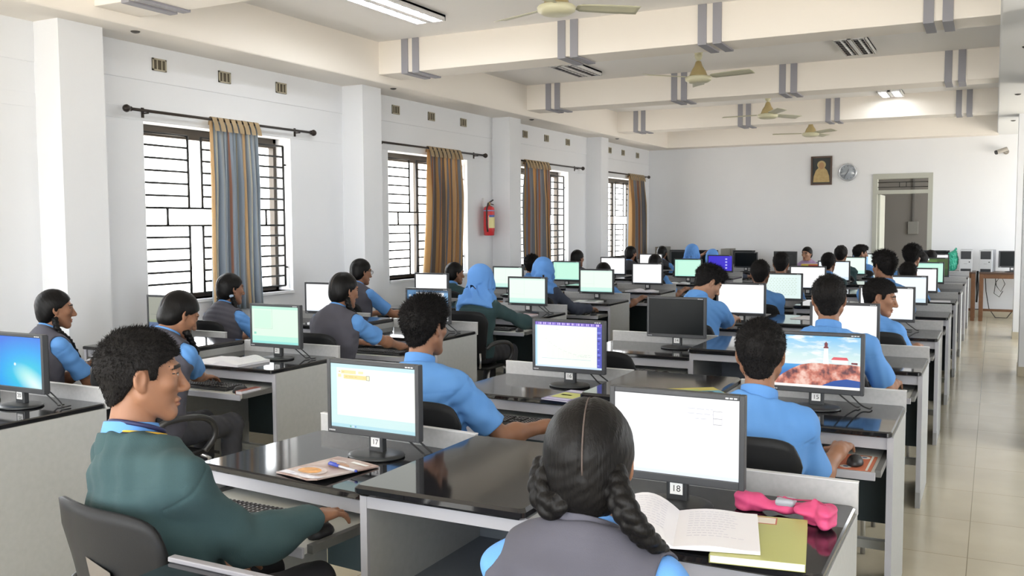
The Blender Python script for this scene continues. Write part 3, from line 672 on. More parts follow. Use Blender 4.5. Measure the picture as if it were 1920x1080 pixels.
def special_screen(kind):
    y, sx, z0, z1 = SG
    m = bpy.data.materials.new('wallpaper_'+kind); m.use_nodes = True; nt = m.node_tree; b = nt.nodes['Principled BSDF']; b.inputs['Base Color'].default_value = (0.01, 0.01, 0.01, 1); b.inputs['Roughness'].default_value = 0.35
    tc = nt.nodes.new('ShaderNodeTexCoord'); L = nt.links.new
    mp = nt.nodes.new('ShaderNodeMapping'); mp.vector_type = 'POINT'
    mp.inputs['Scale'].default_value = (1/(2*sx), 1, 1/(z1-z0)); mp.inputs['Location'].default_value = (0.5, 0, -z0/(z1-z0))
    L(tc.outputs['Object'], mp.inputs['Vector'])
    sp = nt.nodes.new('ShaderNodeSeparateXYZ'); L(mp.outputs[0], sp.inputs[0])
    if kind == 'blue':
        def blob(cx, cz, rx, rz, rotd):
            p = nt.nodes.new('ShaderNodeMapping'); p.vector_type = 'TEXTURE'; p.inputs['Location'].default_value = (cx, 0, cz); p.inputs['Rotation'].default_value = (0, R(rotd), 0); p.inputs['Scale'].default_value = (rx, 1e6, rz)
            L(mp.outputs[0], p.inputs['Vector']); g = nt.nodes.new('ShaderNodeTexGradient'); g.gradient_type = 'SPHERICAL'; L(p.outputs[0], g.inputs[0]); return g
        g1 = blob(0.72, 0.25, 0.9, 0.8, 0); g2 = blob(0.86, 0.08, 0.55, 0.24, 45)
        r1 = nt.nodes.new('ShaderNodeValToRGB'); e = r1.color_ramp.elements; e[0].position = 0; e[0].color = (*srgb(30, 110, 225), 1); e[1].position = 1; e[1].color = (*srgb(40, 215, 215), 1)
        k = e.new(0.45); k.color = (*srgb(0, 165, 240), 1)
        L(g1.outputs['Fac'], r1.inputs['Fac']); mx = nt.nodes.new('ShaderNodeMixRGB'); mx.inputs['Color2'].default_value = (*srgb(225, 250, 245), 1)
        L(g2.outputs['Fac'], mx.inputs['Fac']); L(r1.outputs['Color'], mx.inputs['Color1']); L(mx.outputs[0], b.inputs['Emission Color'])
    else:
        r1 = nt.nodes.new('ShaderNodeValToRGB'); e = r1.color_ramp.elements
        st = [(0, srgb(20, 70, 150)), (0.30, srgb(40, 120, 195)), (0.435, srgb(70, 160, 225)), (0.445, srgb(225, 238, 240)), (0.62, srgb(205, 232, 232)), (1.0, srgb(110, 190, 240))]
        while len(e) < len(st): e.new(0.5)
        for i, (p, c) in enumerate(st): e[i].position = p; e[i].color = (*c, 1)
        n = nt.nodes.new('ShaderNodeTexNoise'); n.inputs['Scale'].default_value = 5; n.inputs['Detail'].default_value = 4
        ms = nt.nodes.new('ShaderNodeMapping'); ms.inputs['Scale'].default_value = (1, 1, 2.6); L(mp.outputs[0], ms.inputs['Vector']); L(ms.outputs[0], n.inputs['Vector'])
        L(sp.outputs['Z'], r1.inputs['Fac']); cl = nt.nodes.new('ShaderNodeValToRGB'); cl.color_ramp.elements[0].position = 0.5; cl.color_ramp.elements[1].position = 0.68
        L(n.outputs['Fac'], cl.inputs['Fac']); gt = nt.nodes.new('ShaderNodeMath'); gt.operation = 'GREATER_THAN'; gt.inputs[1].default_value = 0.46; L(sp.outputs['Z'], gt.inputs[0])
        mu = nt.nodes.new('ShaderNodeMath'); mu.operation = 'MULTIPLY'; L(cl.outputs['Color'], mu.inputs[0]); L(gt.outputs[0], mu.inputs[1])
        mx = nt.nodes.new('ShaderNodeMixRGB'); mx.inputs['Color2'].default_value = (0.95, 0.97, 0.97, 1); L(mu.outputs[0], mx.inputs['Fac']); L(r1.outputs['Color'], mx.inputs['Color1']); L(mx.outputs[0], b.inputs['Emission Color'])
    b.inputs['Emission Strength'].default_value = SCREEN_GAIN
    mb = MB().box((-sx, y, z0), (sx, y+0.003, z1), 0); mats = [m]
    if kind == 'lighthouse':
        rock = bpy.data.materials.new('wallpaper_rock'); rock.use_nodes = True; nt = rock.node_tree; b = nt.nodes['Principled BSDF']; b.inputs['Base Color'].default_value = (0.01, 0.01, 0.01, 1)
        tc = nt.nodes.new('ShaderNodeTexCoord'); n = nt.nodes.new('ShaderNodeTexNoise'); n.inputs['Scale'].default_value = 26; n.inputs['Detail'].default_value = 7; rp = nt.nodes.new('ShaderNodeValToRGB'); e = rp.color_ramp.elements
        e[0].position = 0.36; e[0].color = (*srgb(95, 50, 60), 1); e[1].position = 0.66; e[1].color = (*srgb(245, 205, 190), 1); q = e.new(0.5); q.color = (*srgb(205, 120, 100), 1)
        nt.links.new(tc.outputs['Object'], n.inputs['Vector']); nt.links.new(n.outputs['Fac'], rp.inputs['Fac']); nt.links.new(rp.outputs['Color'], b.inputs['Emission Color']); b.inputs['Emission Strength'].default_value = SCREEN_GAIN
        cs = [rock, emat('screen_lighthouse_white', srgb(250, 250, 245), SCREEN_GAIN), emat('screen_lighthouse_red', srgb(120, 40, 45), SCREEN_GAIN), emat('screen_roof_red', srgb(225, 95, 105), SCREEN_GAIN), emat('screen_deep_blue', srgb(35, 80, 160), SCREEN_GAIN)]
        mats += cs; X = lambda u: -sx+2*sx*u; Z = lambda v: z0+(z1-z0)*v
        def poly(pts, mi, q): mb.add([(X(u), y-0.0002*q, Z(v)) for u, v in pts], [tuple(range(len(pts)))], mi)
        poly([(0.0, 0.0), (1, 0), (1, 0.46), (0.9, 0.475), (0.72, 0.47), (0.6, 0.48), (0.45, 0.475), (0.32, 0.43), (0.2, 0.33), (0.1, 0.22), (0.03, 0.12)], 1, 1)
        poly([(0.58, 0.47), (0.645, 0.47), (0.635, 0.77), (0.59, 0.77)], 2, 2); poly([(0.585, 0.77), (0.64, 0.77), (0.64, 0.80), (0.585, 0.80)], 3, 3); poly([(0.594, 0.80), (0.631, 0.80), (0.631, 0.85), (0.594, 0.85)], 3, 2); poly([(0.588, 0.85), (0.637, 0.85), (0.6125, 0.90)], 3, 3)
        poly([(0.68, 0.50), (0.86, 0.48), (0.86, 0.56), (0.68, 0.56)], 2, 2); poly([(0.67, 0.555), (0.87, 0.555), (0.85, 0.61), (0.70, 0.61)], 4, 3)
        poly([(0.90, 0.49), (0.97, 0.48), (0.97, 0.52), (0.90, 0.52)], 3, 2)
        poly([(0.55, 0.0), (1, 0), (1, 0.17), (0.85, 0.20), (0.7, 0.15), (0.58, 0.06)], 5, 3)
        poly([(0, 0), (1, 0), (1, 0.05), (0, 0.05)], 2, 5)
    else:
        lo = [emat('screen_cursor', srgb(230, 245, 255), SCREEN_GAIN)]; mats += lo; X = lambda u: -sx+2*sx*u; Z = lambda v: z0+(z1-z0)*v
        mb.add([(X(0.5+0.02*math.cos(a*PI/6)), y-0.0003, Z(0.45+0.03*math.sin(a*PI/6))) for a in range(12)], [tuple(range(12))], 1)
    return mb.mesh('screen', mats)
def monitor(x, y, scr, label, num=None, z=HD, rz=0.0, cable=None, group='monitors on the desks'):
    t = thing('monitor', label, 'monitor', (x, y, z+0.0012), rz, group)
    for k, me in MON.items(): link(k, me, t)
    link('screen', screen(scr), t)
    tg = link('number_tag', TAGM, t)
    if num: link('printed_number', num_mesh(num), tg)
    if cable is not None: link('cable', CABS[cable % 3], t)
    return t
DOOR = ', door-side block'; WINB = ', window block'
def mlab(desc, where, k): return desc+', '+where+' desk, '+ordn[k]+' row'
SA = ['sheet', 'chart', 'off', 'white', 'grid', 'white', 'paleblue', 'palegreen', 'bluestrip']
SB = ['whitelines', 'lighthouse', 'white', 'white', 'paleblue', 'white', 'greenplain', 'photo', 'white']
SLA = [None, 'tinted', 'whitelines', 'white', 'palegreen', 'greenplain', 'white', 'white', 'off']
SLB = ['blue', 'greenform', 'desktop', 'palegreen', 'palegreen', 'white', 'greenplain', 'blueviolet', 'off']
DS = {'sheet': 'monitor with a pale worksheet screen', 'chart': 'monitor showing a falling chart with purple border', 'off': 'black switched-off monitor', 'white': 'monitor with a blank white screen', 'grid': 'monitor showing a pale chequered picture', 'paleblue': 'monitor with a pale blue screen',
      'palegreen': 'monitor with a pale green screen', 'bluestrip': 'monitor with a blue and white screen', 'whitelines': 'monitor with a white page of faint lines', 'lighthouse': 'monitor showing a lighthouse on red rocks', 'greenplain': 'monitor with a mint green screen', 'photo': 'monitor showing a dark green photo',
      'tinted': 'monitor with a dim olive screen', 'blue': 'monitor with a bright blue wallpaper', 'greenform': 'monitor with a mint form screen', 'desktop': 'monitor with a blue desktop behind a white window', 'blueviolet': 'monitor with a violet blue screen'}
NA = ['17', '16', '14', None, None, None, None, None, None]; NB = ['18', '15', '13', None, None, None, None, None, None]; NLB = ['20', '21', '22', None, None, None, None, None, None]
XMA = [-1.955, -1.92, -1.87, -1.845, -1.85, -1.89, -1.85, -1.85, -1.85]; XMB = [-0.81, -0.69, -0.80, -0.72, -0.73, -0.73, -0.74, -0.75, -0.82]
for k in range(9):
    monitor(XMA[k], YRA[k]-0.25, SA[k], mlab(DS[SA[k]], 'door-side block, middle-aisle', k), NA[k], rz=RZA[k]*0.3, cable=k if k < 2 else None)
    monitor(XMB[k], YRB[k]-0.25, SB[k], mlab(DS[SB[k]], 'door-side block, tiled-aisle', k), NB[k], cable=(k+1) if 0 < k < 4 else None)
    monitor(XLB(k)+0.10, YLB[k]-0.25, SLB[k], mlab(DS[SLB[k]], 'window block, middle-aisle', k), NLB[k], cable=(k+2) if k < 4 else None)
    if SLA[k]: monitor(XLA(k)+0.08, YLA(k)-0.25, SLA[k], mlab(DS[SLA[k]], 'window block, wall-end', k))
# ------------------------------------------------------------------ keyboards and mice
KB = mat('black_keyboard', (0.018, 0.018, 0.02), 0.45); KC = mat('keycap', (0.03, 0.03, 0.033), 0.4); KL = mat('key_legend', (0.55, 0.55, 0.57), 0.5)
kbm = MB(); slab(kbm, rrect(-0.222, -0.075, 0.222, 0.075, 0.012), 0.0, 0.016, 0.003); KBM = kbm.mesh('case', KB)
kk = MB(); kl = MB(); rk = random.Random(5)
for row in range(6):
    yk = 0.055-row*0.0195-(0.005 if row > 0 else 0)
    for xs, n in ((-0.211, 15), (0.082, 3), (0.146, 4)):
        for c in range(n):
            x = xs+c*0.0187
            if xs == 0.082 and row == 3: continue
            kk.box((x+0.001, yk-0.008, 0.0165), (x+0.0175, yk+0.008, 0.0235), 0, 0.002, seg=1)
            kl.box((x+0.004, yk+0.0005, 0.0236), (x+0.0095, yk+0.0055, 0.0238))
KKM = kk.mesh('keycaps', KC); KLM = kl.mesh('key_lettering', KL)
mm = MB(); mm.lathe([(0.030, 0.0), (0.033, 0.006), (0.030, 0.018), (0.022, 0.030), (0.010, 0.036), (0.0, 0.037)], n=24).xf(Matrix.Diagonal((0.95, 1.65, 1, 1))); MSM = mm.mesh('shell', KB)
wm = MB().box((-0.003, 0.022, 0.024), (0.003, 0.036, 0.036), 0, 0.002); WHM = wm.mesh('scroll_wheel', RAIL)
def keyboard(x, y, label, rz=0):
    t = thing('keyboard', label, 'keyboard', (x, y, 0.6605), rz, 'keyboards on the pull-out trays'); link('case', KBM, t); link('keycaps', KKM, t); link('key_lettering', KLM, t); return t
def mouse(x, y, label, z=0.6605):
    t = thing('computer_mouse', label, 'mouse', (x, y, z), 0, 'mice on the pull-out trays'); link('shell', MSM, t); link('scroll_wheel', WHM, t); return t
def klab(a, where, k): return 'black '+a+' on the pull-out tray of the '+where+' desk, '+ordn[k]+' row'
for k in range(9):
    for nm, x, y in (('door-side block, middle-aisle', XA-0.055, YRA[k]), ('door-side block, tiled-aisle', XB-0.055, YRB[k]), ('window block, middle-aisle', XLB(k)-0.04, YLB[k]), ('window block, wall-end', XLA(k)-0.05, YLA(k))):
        if k == 0 and nm.endswith('wall-end'): continue
        keyboard(x-(0.02 if (k == 1 and 'tiled' in nm) else 0), y-0.63-0.08, klab('keyboard', nm, k)); mouse(x+(0.29 if k == 0 else 0.305), y-0.63-0.125, klab('mouse', nm, k), 0.6605 if not (k == 1 and 'tiled' in nm) else 0.6656)
# ------------------------------------------------------------------ chairs
CHP = mat('charcoal_chair_plastic', (0.014, 0.0145, 0.016), 0.5, spec=0.2, bump=0.08, bscale=300); CHA = mat('black_armrest', (0.02, 0.02, 0.021), 0.4); CHM = mat('chair_steel', (0.55, 0.55, 0.56), 0.3, 0.9)
STICK = mat('tan_sticker', (0.13, 0.115, 0.10), 0.6)
def chair_meshes():
    D = {}
    def back(off):
        def fn(u, v):
            z = 0.50+v*0.41; hw = 0.175+0.065*v-0.03*max(0, v-0.86)/0.14*(abs(2*u-1)**6)
            s = 2*u-1
            zz = z-0.045*(abs(s)**5)*max(0, (v-0.5)/0.5)-0.012*(1-s*s)*v*0+0.0
            x = s*hw; y = -0.205-0.055*v+0.055*s*s-off*1.0
            return (x, y, zz)
        return fn
    m = MB(); nu, nv = 22, 12
    A = back(0); B = back(0.013); n1 = nu+1
    va = [A(i/nu, j/nv) for j in range(nv+1) for i in range(n1)]; vb = [B(i/nu, j/nv) for j in range(nv+1) for i in range(n1)]
    N = len(va); fs = [(j*n1+i, j*n1+i+1, (j+1)*n1+i+1, (j+1)*n1+i) for j in range(nv) for i in range(nu)]
    ff = [f[::-1] for f in fs]+[tuple(N+q for q in f) for f in fs]
    for i in range(nu): ff += [(i, i+1, N+i+1, N+i), (nv*n1+i+1, nv*n1+i, N+nv*n1+i, N+nv*n1+i+1)]
    for j in range(nv): ff += [((j+1)*n1, j*n1, N+j*n1, N+(j+1)*n1), (j*n1+nu, (j+1)*n1+nu, N+(j+1)*n1+nu, N+j*n1+nu)]
    m.add(va+vb, ff, 0, True); D['backrest'] = m.mesh('backrest', CHP)
    m = MB()
    def seat(u, v):
        x = (u-0.5)*0.44; y = -0.20+v*0.42; z = 0.442-0.012*math.cos((u-0.5)*PI)*math.sin(v*PI)-0.03*max(0, v-0.8)/0.2
        return (x, y, z)
    m.grid(seat, 14, 12); va = list(m.v); m2 = MB(); N = len(va); n1 = 15; vb = [(x, y, z-0.016) for x, y, z in va]
    fs = [(j*n1+i, j*n1+i+1, (j+1)*n1+i+1, (j+1)*n1+i) for j in range(12) for i in range(14)]
    ff = fs+[tuple(N+q for q in f[::-1]) for f in fs]
    for i in range(14): ff += [(i+1, i, N+i, N+i+1), (12*n1+i, 12*n1+i+1, N+12*n1+i+1, N+12*n1+i)]
    for j in range(12): ff += [(j*n1, (j+1)*n1, N+(j+1)*n1, N+j*n1), ((j+1)*n1+14, j*n1+14, N+j*n1+14, N+(j+1)*n1+14)]
    m2.add(va+vb, ff, 0, True); D['seat'] = m2.mesh('seat', CHP)
    for s in (-1, 1):
        P = []
        pts = [(0.212, -0.20, 0.60), (0.250, -0.16, 0.640), (0.272, -0.06, 0.645), (0.274, 0.06, 0.625), (0.272, 0.13, 0.580), (0.262, 0.145, 0.51), (0.235, 0.10, 0.44)]
        V = [Vector((s*a, b, c)) for a, b, c in pts]
        for a in range(len(V)-1):
            p0 = V[max(a-1, 0)]; p1 = V[a]; p2 = V[a+1]; p3 = V[min(a+2, len(V)-1)]
            for q in range(6):
                t = q/6; P.append(0.5*((2*p1)+(p2-p0)*t+(2*p0-5*p1+4*p2-p3)*t*t+(3*p1-p0-3*p2+p3)*t*t*t))
        P.append(V[-1]); D['armrest%d' % s] = MB().tube(P, 0.017, 10).mesh('armrest', CHA)
        D['leg_f%d' % s] = MB().tube([(s*0.19, 0.12, 0.415), (s*0.205, 0.16, 0.39), (s*0.22, 0.20, 0.0)], 0.0115, 8).mesh('leg', CHM)
        D['leg_b%d' % s] = MB().tube([(s*0.19, -0.12, 0.415), (s*0.205, -0.16, 0.39), (s*0.22, -0.25, 0.0)], 0.0115, 8).mesh('leg', CHM)
        D['back_post%d' % s] = MB().tube([(s*0.15, -0.10, 0.42), (s*0.15, -0.198, 0.44), (s*0.15, -0.192, 0.56)], 0.010, 8).mesh('back_post', CHM)
    return D
CHD = chair_meshes()
stk = MB().add([(-0.01, -0.2388, 0.62), (0.08, -0.2376, 0.62), (0.075, -0.2570, 0.755), (-0.03, -0.2580, 0.775)], [(0, 1, 2, 3)]); STM = stk.mesh('sticker', STICK)
def chair(x, y, rz, label, sticker=False):
    t = thing('chair', label, 'chair', (x, y, 0), rz, 'black plastic armchairs at the desks')
    for k, me in CHD.items(): link(k.split('_f')[0].split('_b-')[0].split('_b1')[0].rstrip('-1'), me, t)
    if sticker: link('sticker', STM, t)
    return t
# ------------------------------------------------------------------ smooth solid modelling: distance functions meshed with surface nets
F = np.float32
def V3(*a): return np.array(a[0] if len(a) == 1 else a, dtype=F)
def smin(a, b, k):
    if k <= 0: return np.minimum(a, b)
    h = np.maximum(k-np.abs(a-b), 0)/k
    return np.minimum(a, b)-h*h*k*0.25
def smax(a, b, k): return -smin(-a, -b, k)
def cone(a, b, ra, rb):
    """tapered limb from a to b"""
    a = V3(a); b = V3(b); ba = b-a; l2 = float(ba @ ba)+1e-12
    def f(p):
        pa = p-a; h = np.clip((pa @ ba)/l2, 0, 1); q = pa-h[..., None]*ba
        return np.sqrt((q*q).sum(-1))-(ra+(rb-ra)*h)
    return f, (a+b)/2, float(np.sqrt(l2))/2+max(ra, rb)
def ell(c, r, M=None):
    c = V3(c); r = V3(r); mr = float(r.min())
    def f(p):
        q = p-c
        if M is not None: q = q @ M
        k0 = np.sqrt(((q/r)**2).sum(-1))
        k1 = np.sqrt(((q/(r*r))**2).sum(-1))+1e-9
        return np.where(k0 < 1e-4, -mr, k0*(k0-1)/k1)
    return f, c, float(r.max())
def oval(a, b, wa, wb, rv):
    """torso segment from a to b with half widths w=(side, depth); rv is the sideways axis"""
    a = V3(a); b = V3(b); ba = b-a; l2 = float(ba @ ba)+1e-12; rv = V3(rv)
    def f(p):
        pa = p-a; h = np.clip((pa @ ba)/l2, 0, 1); q = pa-h[..., None]*ba
        s = q @ rv; o = np.sqrt(np.maximum((q*q).sum(-1)-s*s, 0))
        wx = wa[0]+(wb[0]-wa[0])*h; wy = wa[1]+(wb[1]-wa[1])*h
        k0 = np.sqrt((s/wx)**2+(o/wy)**2); k1 = np.sqrt((s/wx**2)**2+(o/wy**2)**2)+1e-6
        return np.where(k0 < 0.05, -wy, k0*(k0-1)/k1)
    return f, (a+b)/2, float(np.sqrt(l2))/2+max(wa[0], wb[0])
def clipped(prim, planes, k=0.0):
    """cut a shape by planes (point, outward normal)"""
    f0, c, r = prim; pl = [(V3(a), V3(n)/np.linalg.norm(n)) for a, n in planes]
    def f(p):
        d = f0(p)
        for a, n in pl: d = smax(d, (p-a) @ n, k)
        return d
    return f, c, r
def hollow(prim, t):
    f0, c, r = prim
    return (lambda p: np.maximum(f0(p), -(f0(p)+t))), c, r
class Solid:
    def __init__(s): s.ops = []
    def u(s, prim, k=0.01): s.ops.append(('u', prim, k)); return s
    def cut(s, prim, k=0.005): s.ops.append(('s', prim, k)); return s
    def keep(s, fn, k=0.0): s.ops.append(('i', (fn, None, 0), k)); return s     # intersect with fn<0 everywhere
    def warp(s, fn): s.ops.append(('w', (fn, None, 0), 0)); return s            # add fn(p) to the distance
    def bounds(s):
        lo = np.full(3, 1e9); hi = -lo
        for op, (f, c, r), k in s.ops:
            if op == 'u': lo = np.minimum(lo, c-r); hi = np.maximum(hi, c+r)
        return lo, hi
    def run(s, P, cen, rad, far, n0=0.3):
        d = np.full(P.shape[:2], n0, dtype=F)
        for op, (f, c, r), k in s.ops:
            if op in ('u', 's'):
                b = np.nonzero(((cen-c)**2).sum(-1) < (r+rad+far+k)**2)[0]
                if len(b) == 0: continue
                v = f(P[b]).astype(F)
                d[b] = smin(d[b], v, k) if op == 'u' else smax(d[b], -v, k)
            else:
                b = np.nonzero(d.min(1) < 0.06)[0]
                if len(b) == 0: continue
                if op == 'i': d[b] = smax(d[b], f(P[b]).astype(F), k)
                else: d[b] = d[b]+f(P[b]).astype(F)
        return d
    def mesh(s, name, mats, h, classify=None):
        m = 6; lo, hi = s.bounds(); pad = 0.03+2*h; lo = lo-pad; hi = hi+pad
        nb = np.ceil((hi-lo)/(m*h)).astype(int)
        bi = np.stack(np.meshgrid(*[np.arange(q) for q in nb], indexing='ij'), -1).reshape(-1, 3)
        cen = (lo+(bi+0.5)*m*h).astype(F); rad = m*h*0.87; half = rad*1.35+0.012
        act = np.zeros(len(bi), bool)
        for q in range(0, len(bi), 20000):
            dc = s.run(cen[q:q+20000, None, :], cen[q:q+20000], 0.0, half+0.02)[:, 0]
            act[q:q+20000] = np.abs(dc) < half
        bi = bi[act]; cen = cen[act]
        g = np.stack(np.meshgrid(*[np.arange(m+1)]*3, indexing='ij'), -1).reshape(-1, 3)
        D = np.empty((len(bi), (m+1)**3), F)
        for q in range(0, len(bi), 3000):
            P = (lo+((bi[q:q+3000, None, :]*m+g[None])*h)).astype(F)
            D[q:q+3000] = s.run(P, cen[q:q+3000], rad, 0.02)
        D = D.reshape(-1, m+1, m+1, m+1); S = D < 0
        N = nb*m+2
        gid = lambda c: (c[..., 0].astype(np.int64)*N[1]+c[..., 1])*N[2]+c[..., 2]
        c0 = np.zeros((len(bi), m, m, m), np.uint8)
        for dx in (0, 1):
            for dy in (0, 1):
                for dz in (0, 1): c0 += S[:, dx:dx+m, dy:dy+m, dz:dz+m]
        b_, i_, j_, k_ = np.nonzero((c0 > 0) & (c0 < 8))
        if len(b_) == 0: return None
        loc = np.stack([i_, j_, k_], -1); cell = bi[b_]*m+loc
        acc = np.zeros((len(b_), 3), F); cnt = np.zeros(len(b_), F)
        cor = {}
        for dx in (0, 1):
            for dy in (0, 1):
                for dz in (0, 1): cor[(dx, dy, dz)] = D[b_, i_+dx, j_+dy, k_+dz]
        for ax in range(3):
            for o1 in (0, 1):
                for o2 in (0, 1):
                    a = [0, 0, 0]; oth = [q for q in range(3) if q != ax]; a[oth[0]] = o1; a[oth[1]] = o2; bb = list(a); bb[ax] = 1
                    va, vb = cor[tuple(a)], cor[tuple(bb)]; x = (va < 0) != (vb < 0)
                    t = np.where(x, va/np.where(x, va-vb, 1), 0)
                    pt = np.tile(np.array(a, F), (len(b_), 1)); pt[:, ax] = t
                    acc += np.where(x[:, None], pt, 0); cnt += x
        verts = lo+(cell+acc/cnt[:, None])*h
        ids = gid(cell); order = np.argsort(ids); sid = ids[order]
        quads = []
        for ax in range(3):
            sl = [slice(0, m)]*3; s2 = list(sl); s2[ax] = slice(1, m+1)
            A = S[(slice(None), *sl)]; B = S[(slice(None), *s2)]
            e, i, j, k = np.nonzero(A != B)
            if len(e) == 0: continue
            pt = bi[e]*m+np.stack([i, j, k], -1); u, v = [(1, 2), (2, 0), (0, 1)][ax]
            q = []
            ok = np.ones(len(e), bool)
            for du, dv in ((0, 0), (1, 0), (1, 1), (0, 1)):
                c = pt.copy(); c[:, u] -= du; c[:, v] -= dv
                ii = gid(c); w_ = np.minimum(np.searchsorted(sid, ii), len(sid)-1); ok &= sid[w_] == ii; q.append(order[w_])
            q = np.stack(q, -1); fl = ~A[e, i, j, k]; q[fl] = q[fl][:, ::-1]
            quads.append(q[ok])
        quads = np.concatenate(quads)
        me = bpy.data.meshes.new(name); nv, nf = len(verts), len(quads)
        me.vertices.add(nv); me.vertices.foreach_set('co', verts.astype(F).ravel())
        me.loops.add(nf*4); me.loops.foreach_set('vertex_index', quads.astype(np.int32).ravel())
        me.polygons.add(nf); me.polygons.foreach_set('loop_start', np.arange(0, nf*4, 4, dtype=np.int32))
        try: me.polygons.foreach_set('loop_total', np.full(nf, 4, np.int32))
        except Exception: pass
        me.polygons.foreach_set('use_smooth', np.ones(nf, bool))
        for q in (mats if isinstance(mats, (list, tuple)) else [mats]): me.materials.append(q)
        if classify is not None:
            fc = verts[quads].mean(1); me.polygons.foreach_set('material_index', classify(fc).astype(np.int32))
        me.update(calc_edges=True); me.validate()
        return me
def waves(seed, fs, amp):
    r = np.random.RandomState(seed); ks = [(r.normal(size=3)*f).astype(F) for f in fs]; ph = r.uniform(0, 6.28, len(fs))
    def f(p):
        o = 0
        for k, q in zip(ks, ph): o = o+np.sin(p @ k+q)
        return (amp/len(fs))*o
    return f
def rotm(yaw, pitch=0.0, roll=0.0):
    """columns are the head's right / forward / up axes; yaw>0 turns towards +X, pitch>0 looks up, roll>0 tips to the right"""
    y, p, r = R(yaw), R(pitch), R(roll)
    Rz = np.array([[math.cos(y), math.sin(y), 0], [-math.sin(y), math.cos(y), 0], [0, 0, 1]])
    Rx = np.array([[1, 0, 0], [0, math.cos(p), -math.sin(p)], [0, math.sin(p), math.cos(p)]])
    Ry = np.array([[math.cos(r), 0, math.sin(r)], [0, 1, 0], [-math.sin(r), 0, math.cos(r)]])
    return (Rz @ Rx @ Ry).astype(F)
# ------------------------------------------------------------------ people
SKIN = mat('brown_skin', (0.27, 0.130, 0.075), 0.5, spec=0.4); SKINL = mat('light_brown_skin', (0.37, 0.20, 0.125), 0.5, spec=0.4); SKIND = mat('deep_brown_skin', (0.20, 0.095, 0.055), 0.5, spec=0.4)
LIP = mat('lip', (0.22, 0.075, 0.06), 0.45); BROW = mat('eyebrow_hair', (0.012, 0.009, 0.008), 0.7); EYEW = mat('eye_white', (0.40, 0.375, 0.35), 0.3); IRIS = mat('dark_iris', (0.015, 0.009, 0.007), 0.15); NAIL = mat('finger_nail', (0.42, 0.24, 0.18), 0.35)
def hair_mat(name, col, rough, sc, st):
    m = bpy.data.materials.new(name); m.use_nodes = True; nt = m.node_tree; b = nt.nodes['Principled BSDF']
    b.inputs['Base Color'].default_value = (*col, 1); b.inputs['Roughness'].default_value = rough; b.inputs['Specular IOR Level'].default_value = 0.14
    tc = nt.nodes.new('ShaderNodeTexCoord'); mp = nt.nodes.new('ShaderNodeMapping'); mp.inputs['Scale'].default_value = sc; n = nt.nodes.new('ShaderNodeTexNoise'); n.inputs['Scale'].default_value = 1.0; n.inputs['Detail'].default_value = 4
    bp = nt.nodes.new('ShaderNodeBump'); bp.inputs['Strength'].default_value = st; bp.inputs['Distance'].default_value = 0.006
    nt.links.new(tc.outputs['Object'], mp.inputs[0]); nt.links.new(mp.outputs[0], n.inputs['Vector']); nt.links.new(n.outputs['Fac'], bp.inputs['Height']); nt.links.new(bp.outputs[0], b.inputs['Normal'])
    return m
HAIRB = hair_mat('short_black_hair', (0.008, 0.007, 0.007), 0.62, (170, 170, 110), 0.6)
HAIRG = hair_mat('long_black_hair', (0.0055, 0.005, 0.005), 0.40, (220, 220, 12), 0.3)
SHIRT = mat('light_blue_shirt', (0.108, 0.285, 0.63), 0.8, bump=0.10, bscale=500, var=(0.094, 0.262, 0.60), vscale=6)
VEST = mat('grey_vest_cloth', (0.068, 0.067, 0.088), 0.85, bump=0.12, bscale=600, var=(0.060, 0.059, 0.078), vscale=5)
SWEAT = mat('dark_green_sweater', (0.034, 0.070, 0.076), 0.95, bump=0.25, bscale=420, var=(0.027, 0.060, 0.067), vscale=6)
NAVY = mat('navy_sweater', (0.045, 0.055, 0.085), 0.95, bump=0.2, bscale=420); DGREY = mat('charcoal_vest', (0.035, 0.036, 0.044), 0.9)
HIJ = mat('blue_headscarf', (0.11, 0.29, 0.68), 0.8, bump=0.15, bscale=300); HIJD = mat('black_headscarf', (0.014, 0.015, 0.018), 0.8); LILAC = mat('lilac_blouse', (0.42, 0.30, 0.50), 0.8); MAUVE = mat('mauve_shawl', (0.20, 0.08, 0.12), 0.8)
TROU = mat('dark_grey_trousers', (0.030, 0.031, 0.038), 0.85, bump=0.1, bscale=500); SHOE = mat('black_shoe', (0.015, 0.015, 0.015), 0.4)
YEL = mat('yellow_stripe', (0.60, 0.36, 0.03), 0.8); LANY = mat('navy_lanyard', (0.012, 0.016, 0.07), 0.6); SCALP = mat('scalp_line', (0.07, 0.052, 0.045), 0.8); BAND = mat('hair_band', (0.35, 0.45, 0.60), 0.5)
HL = dict(cran=((0, -0.012, 0.030), (0.074, 0.096, 0.088)))
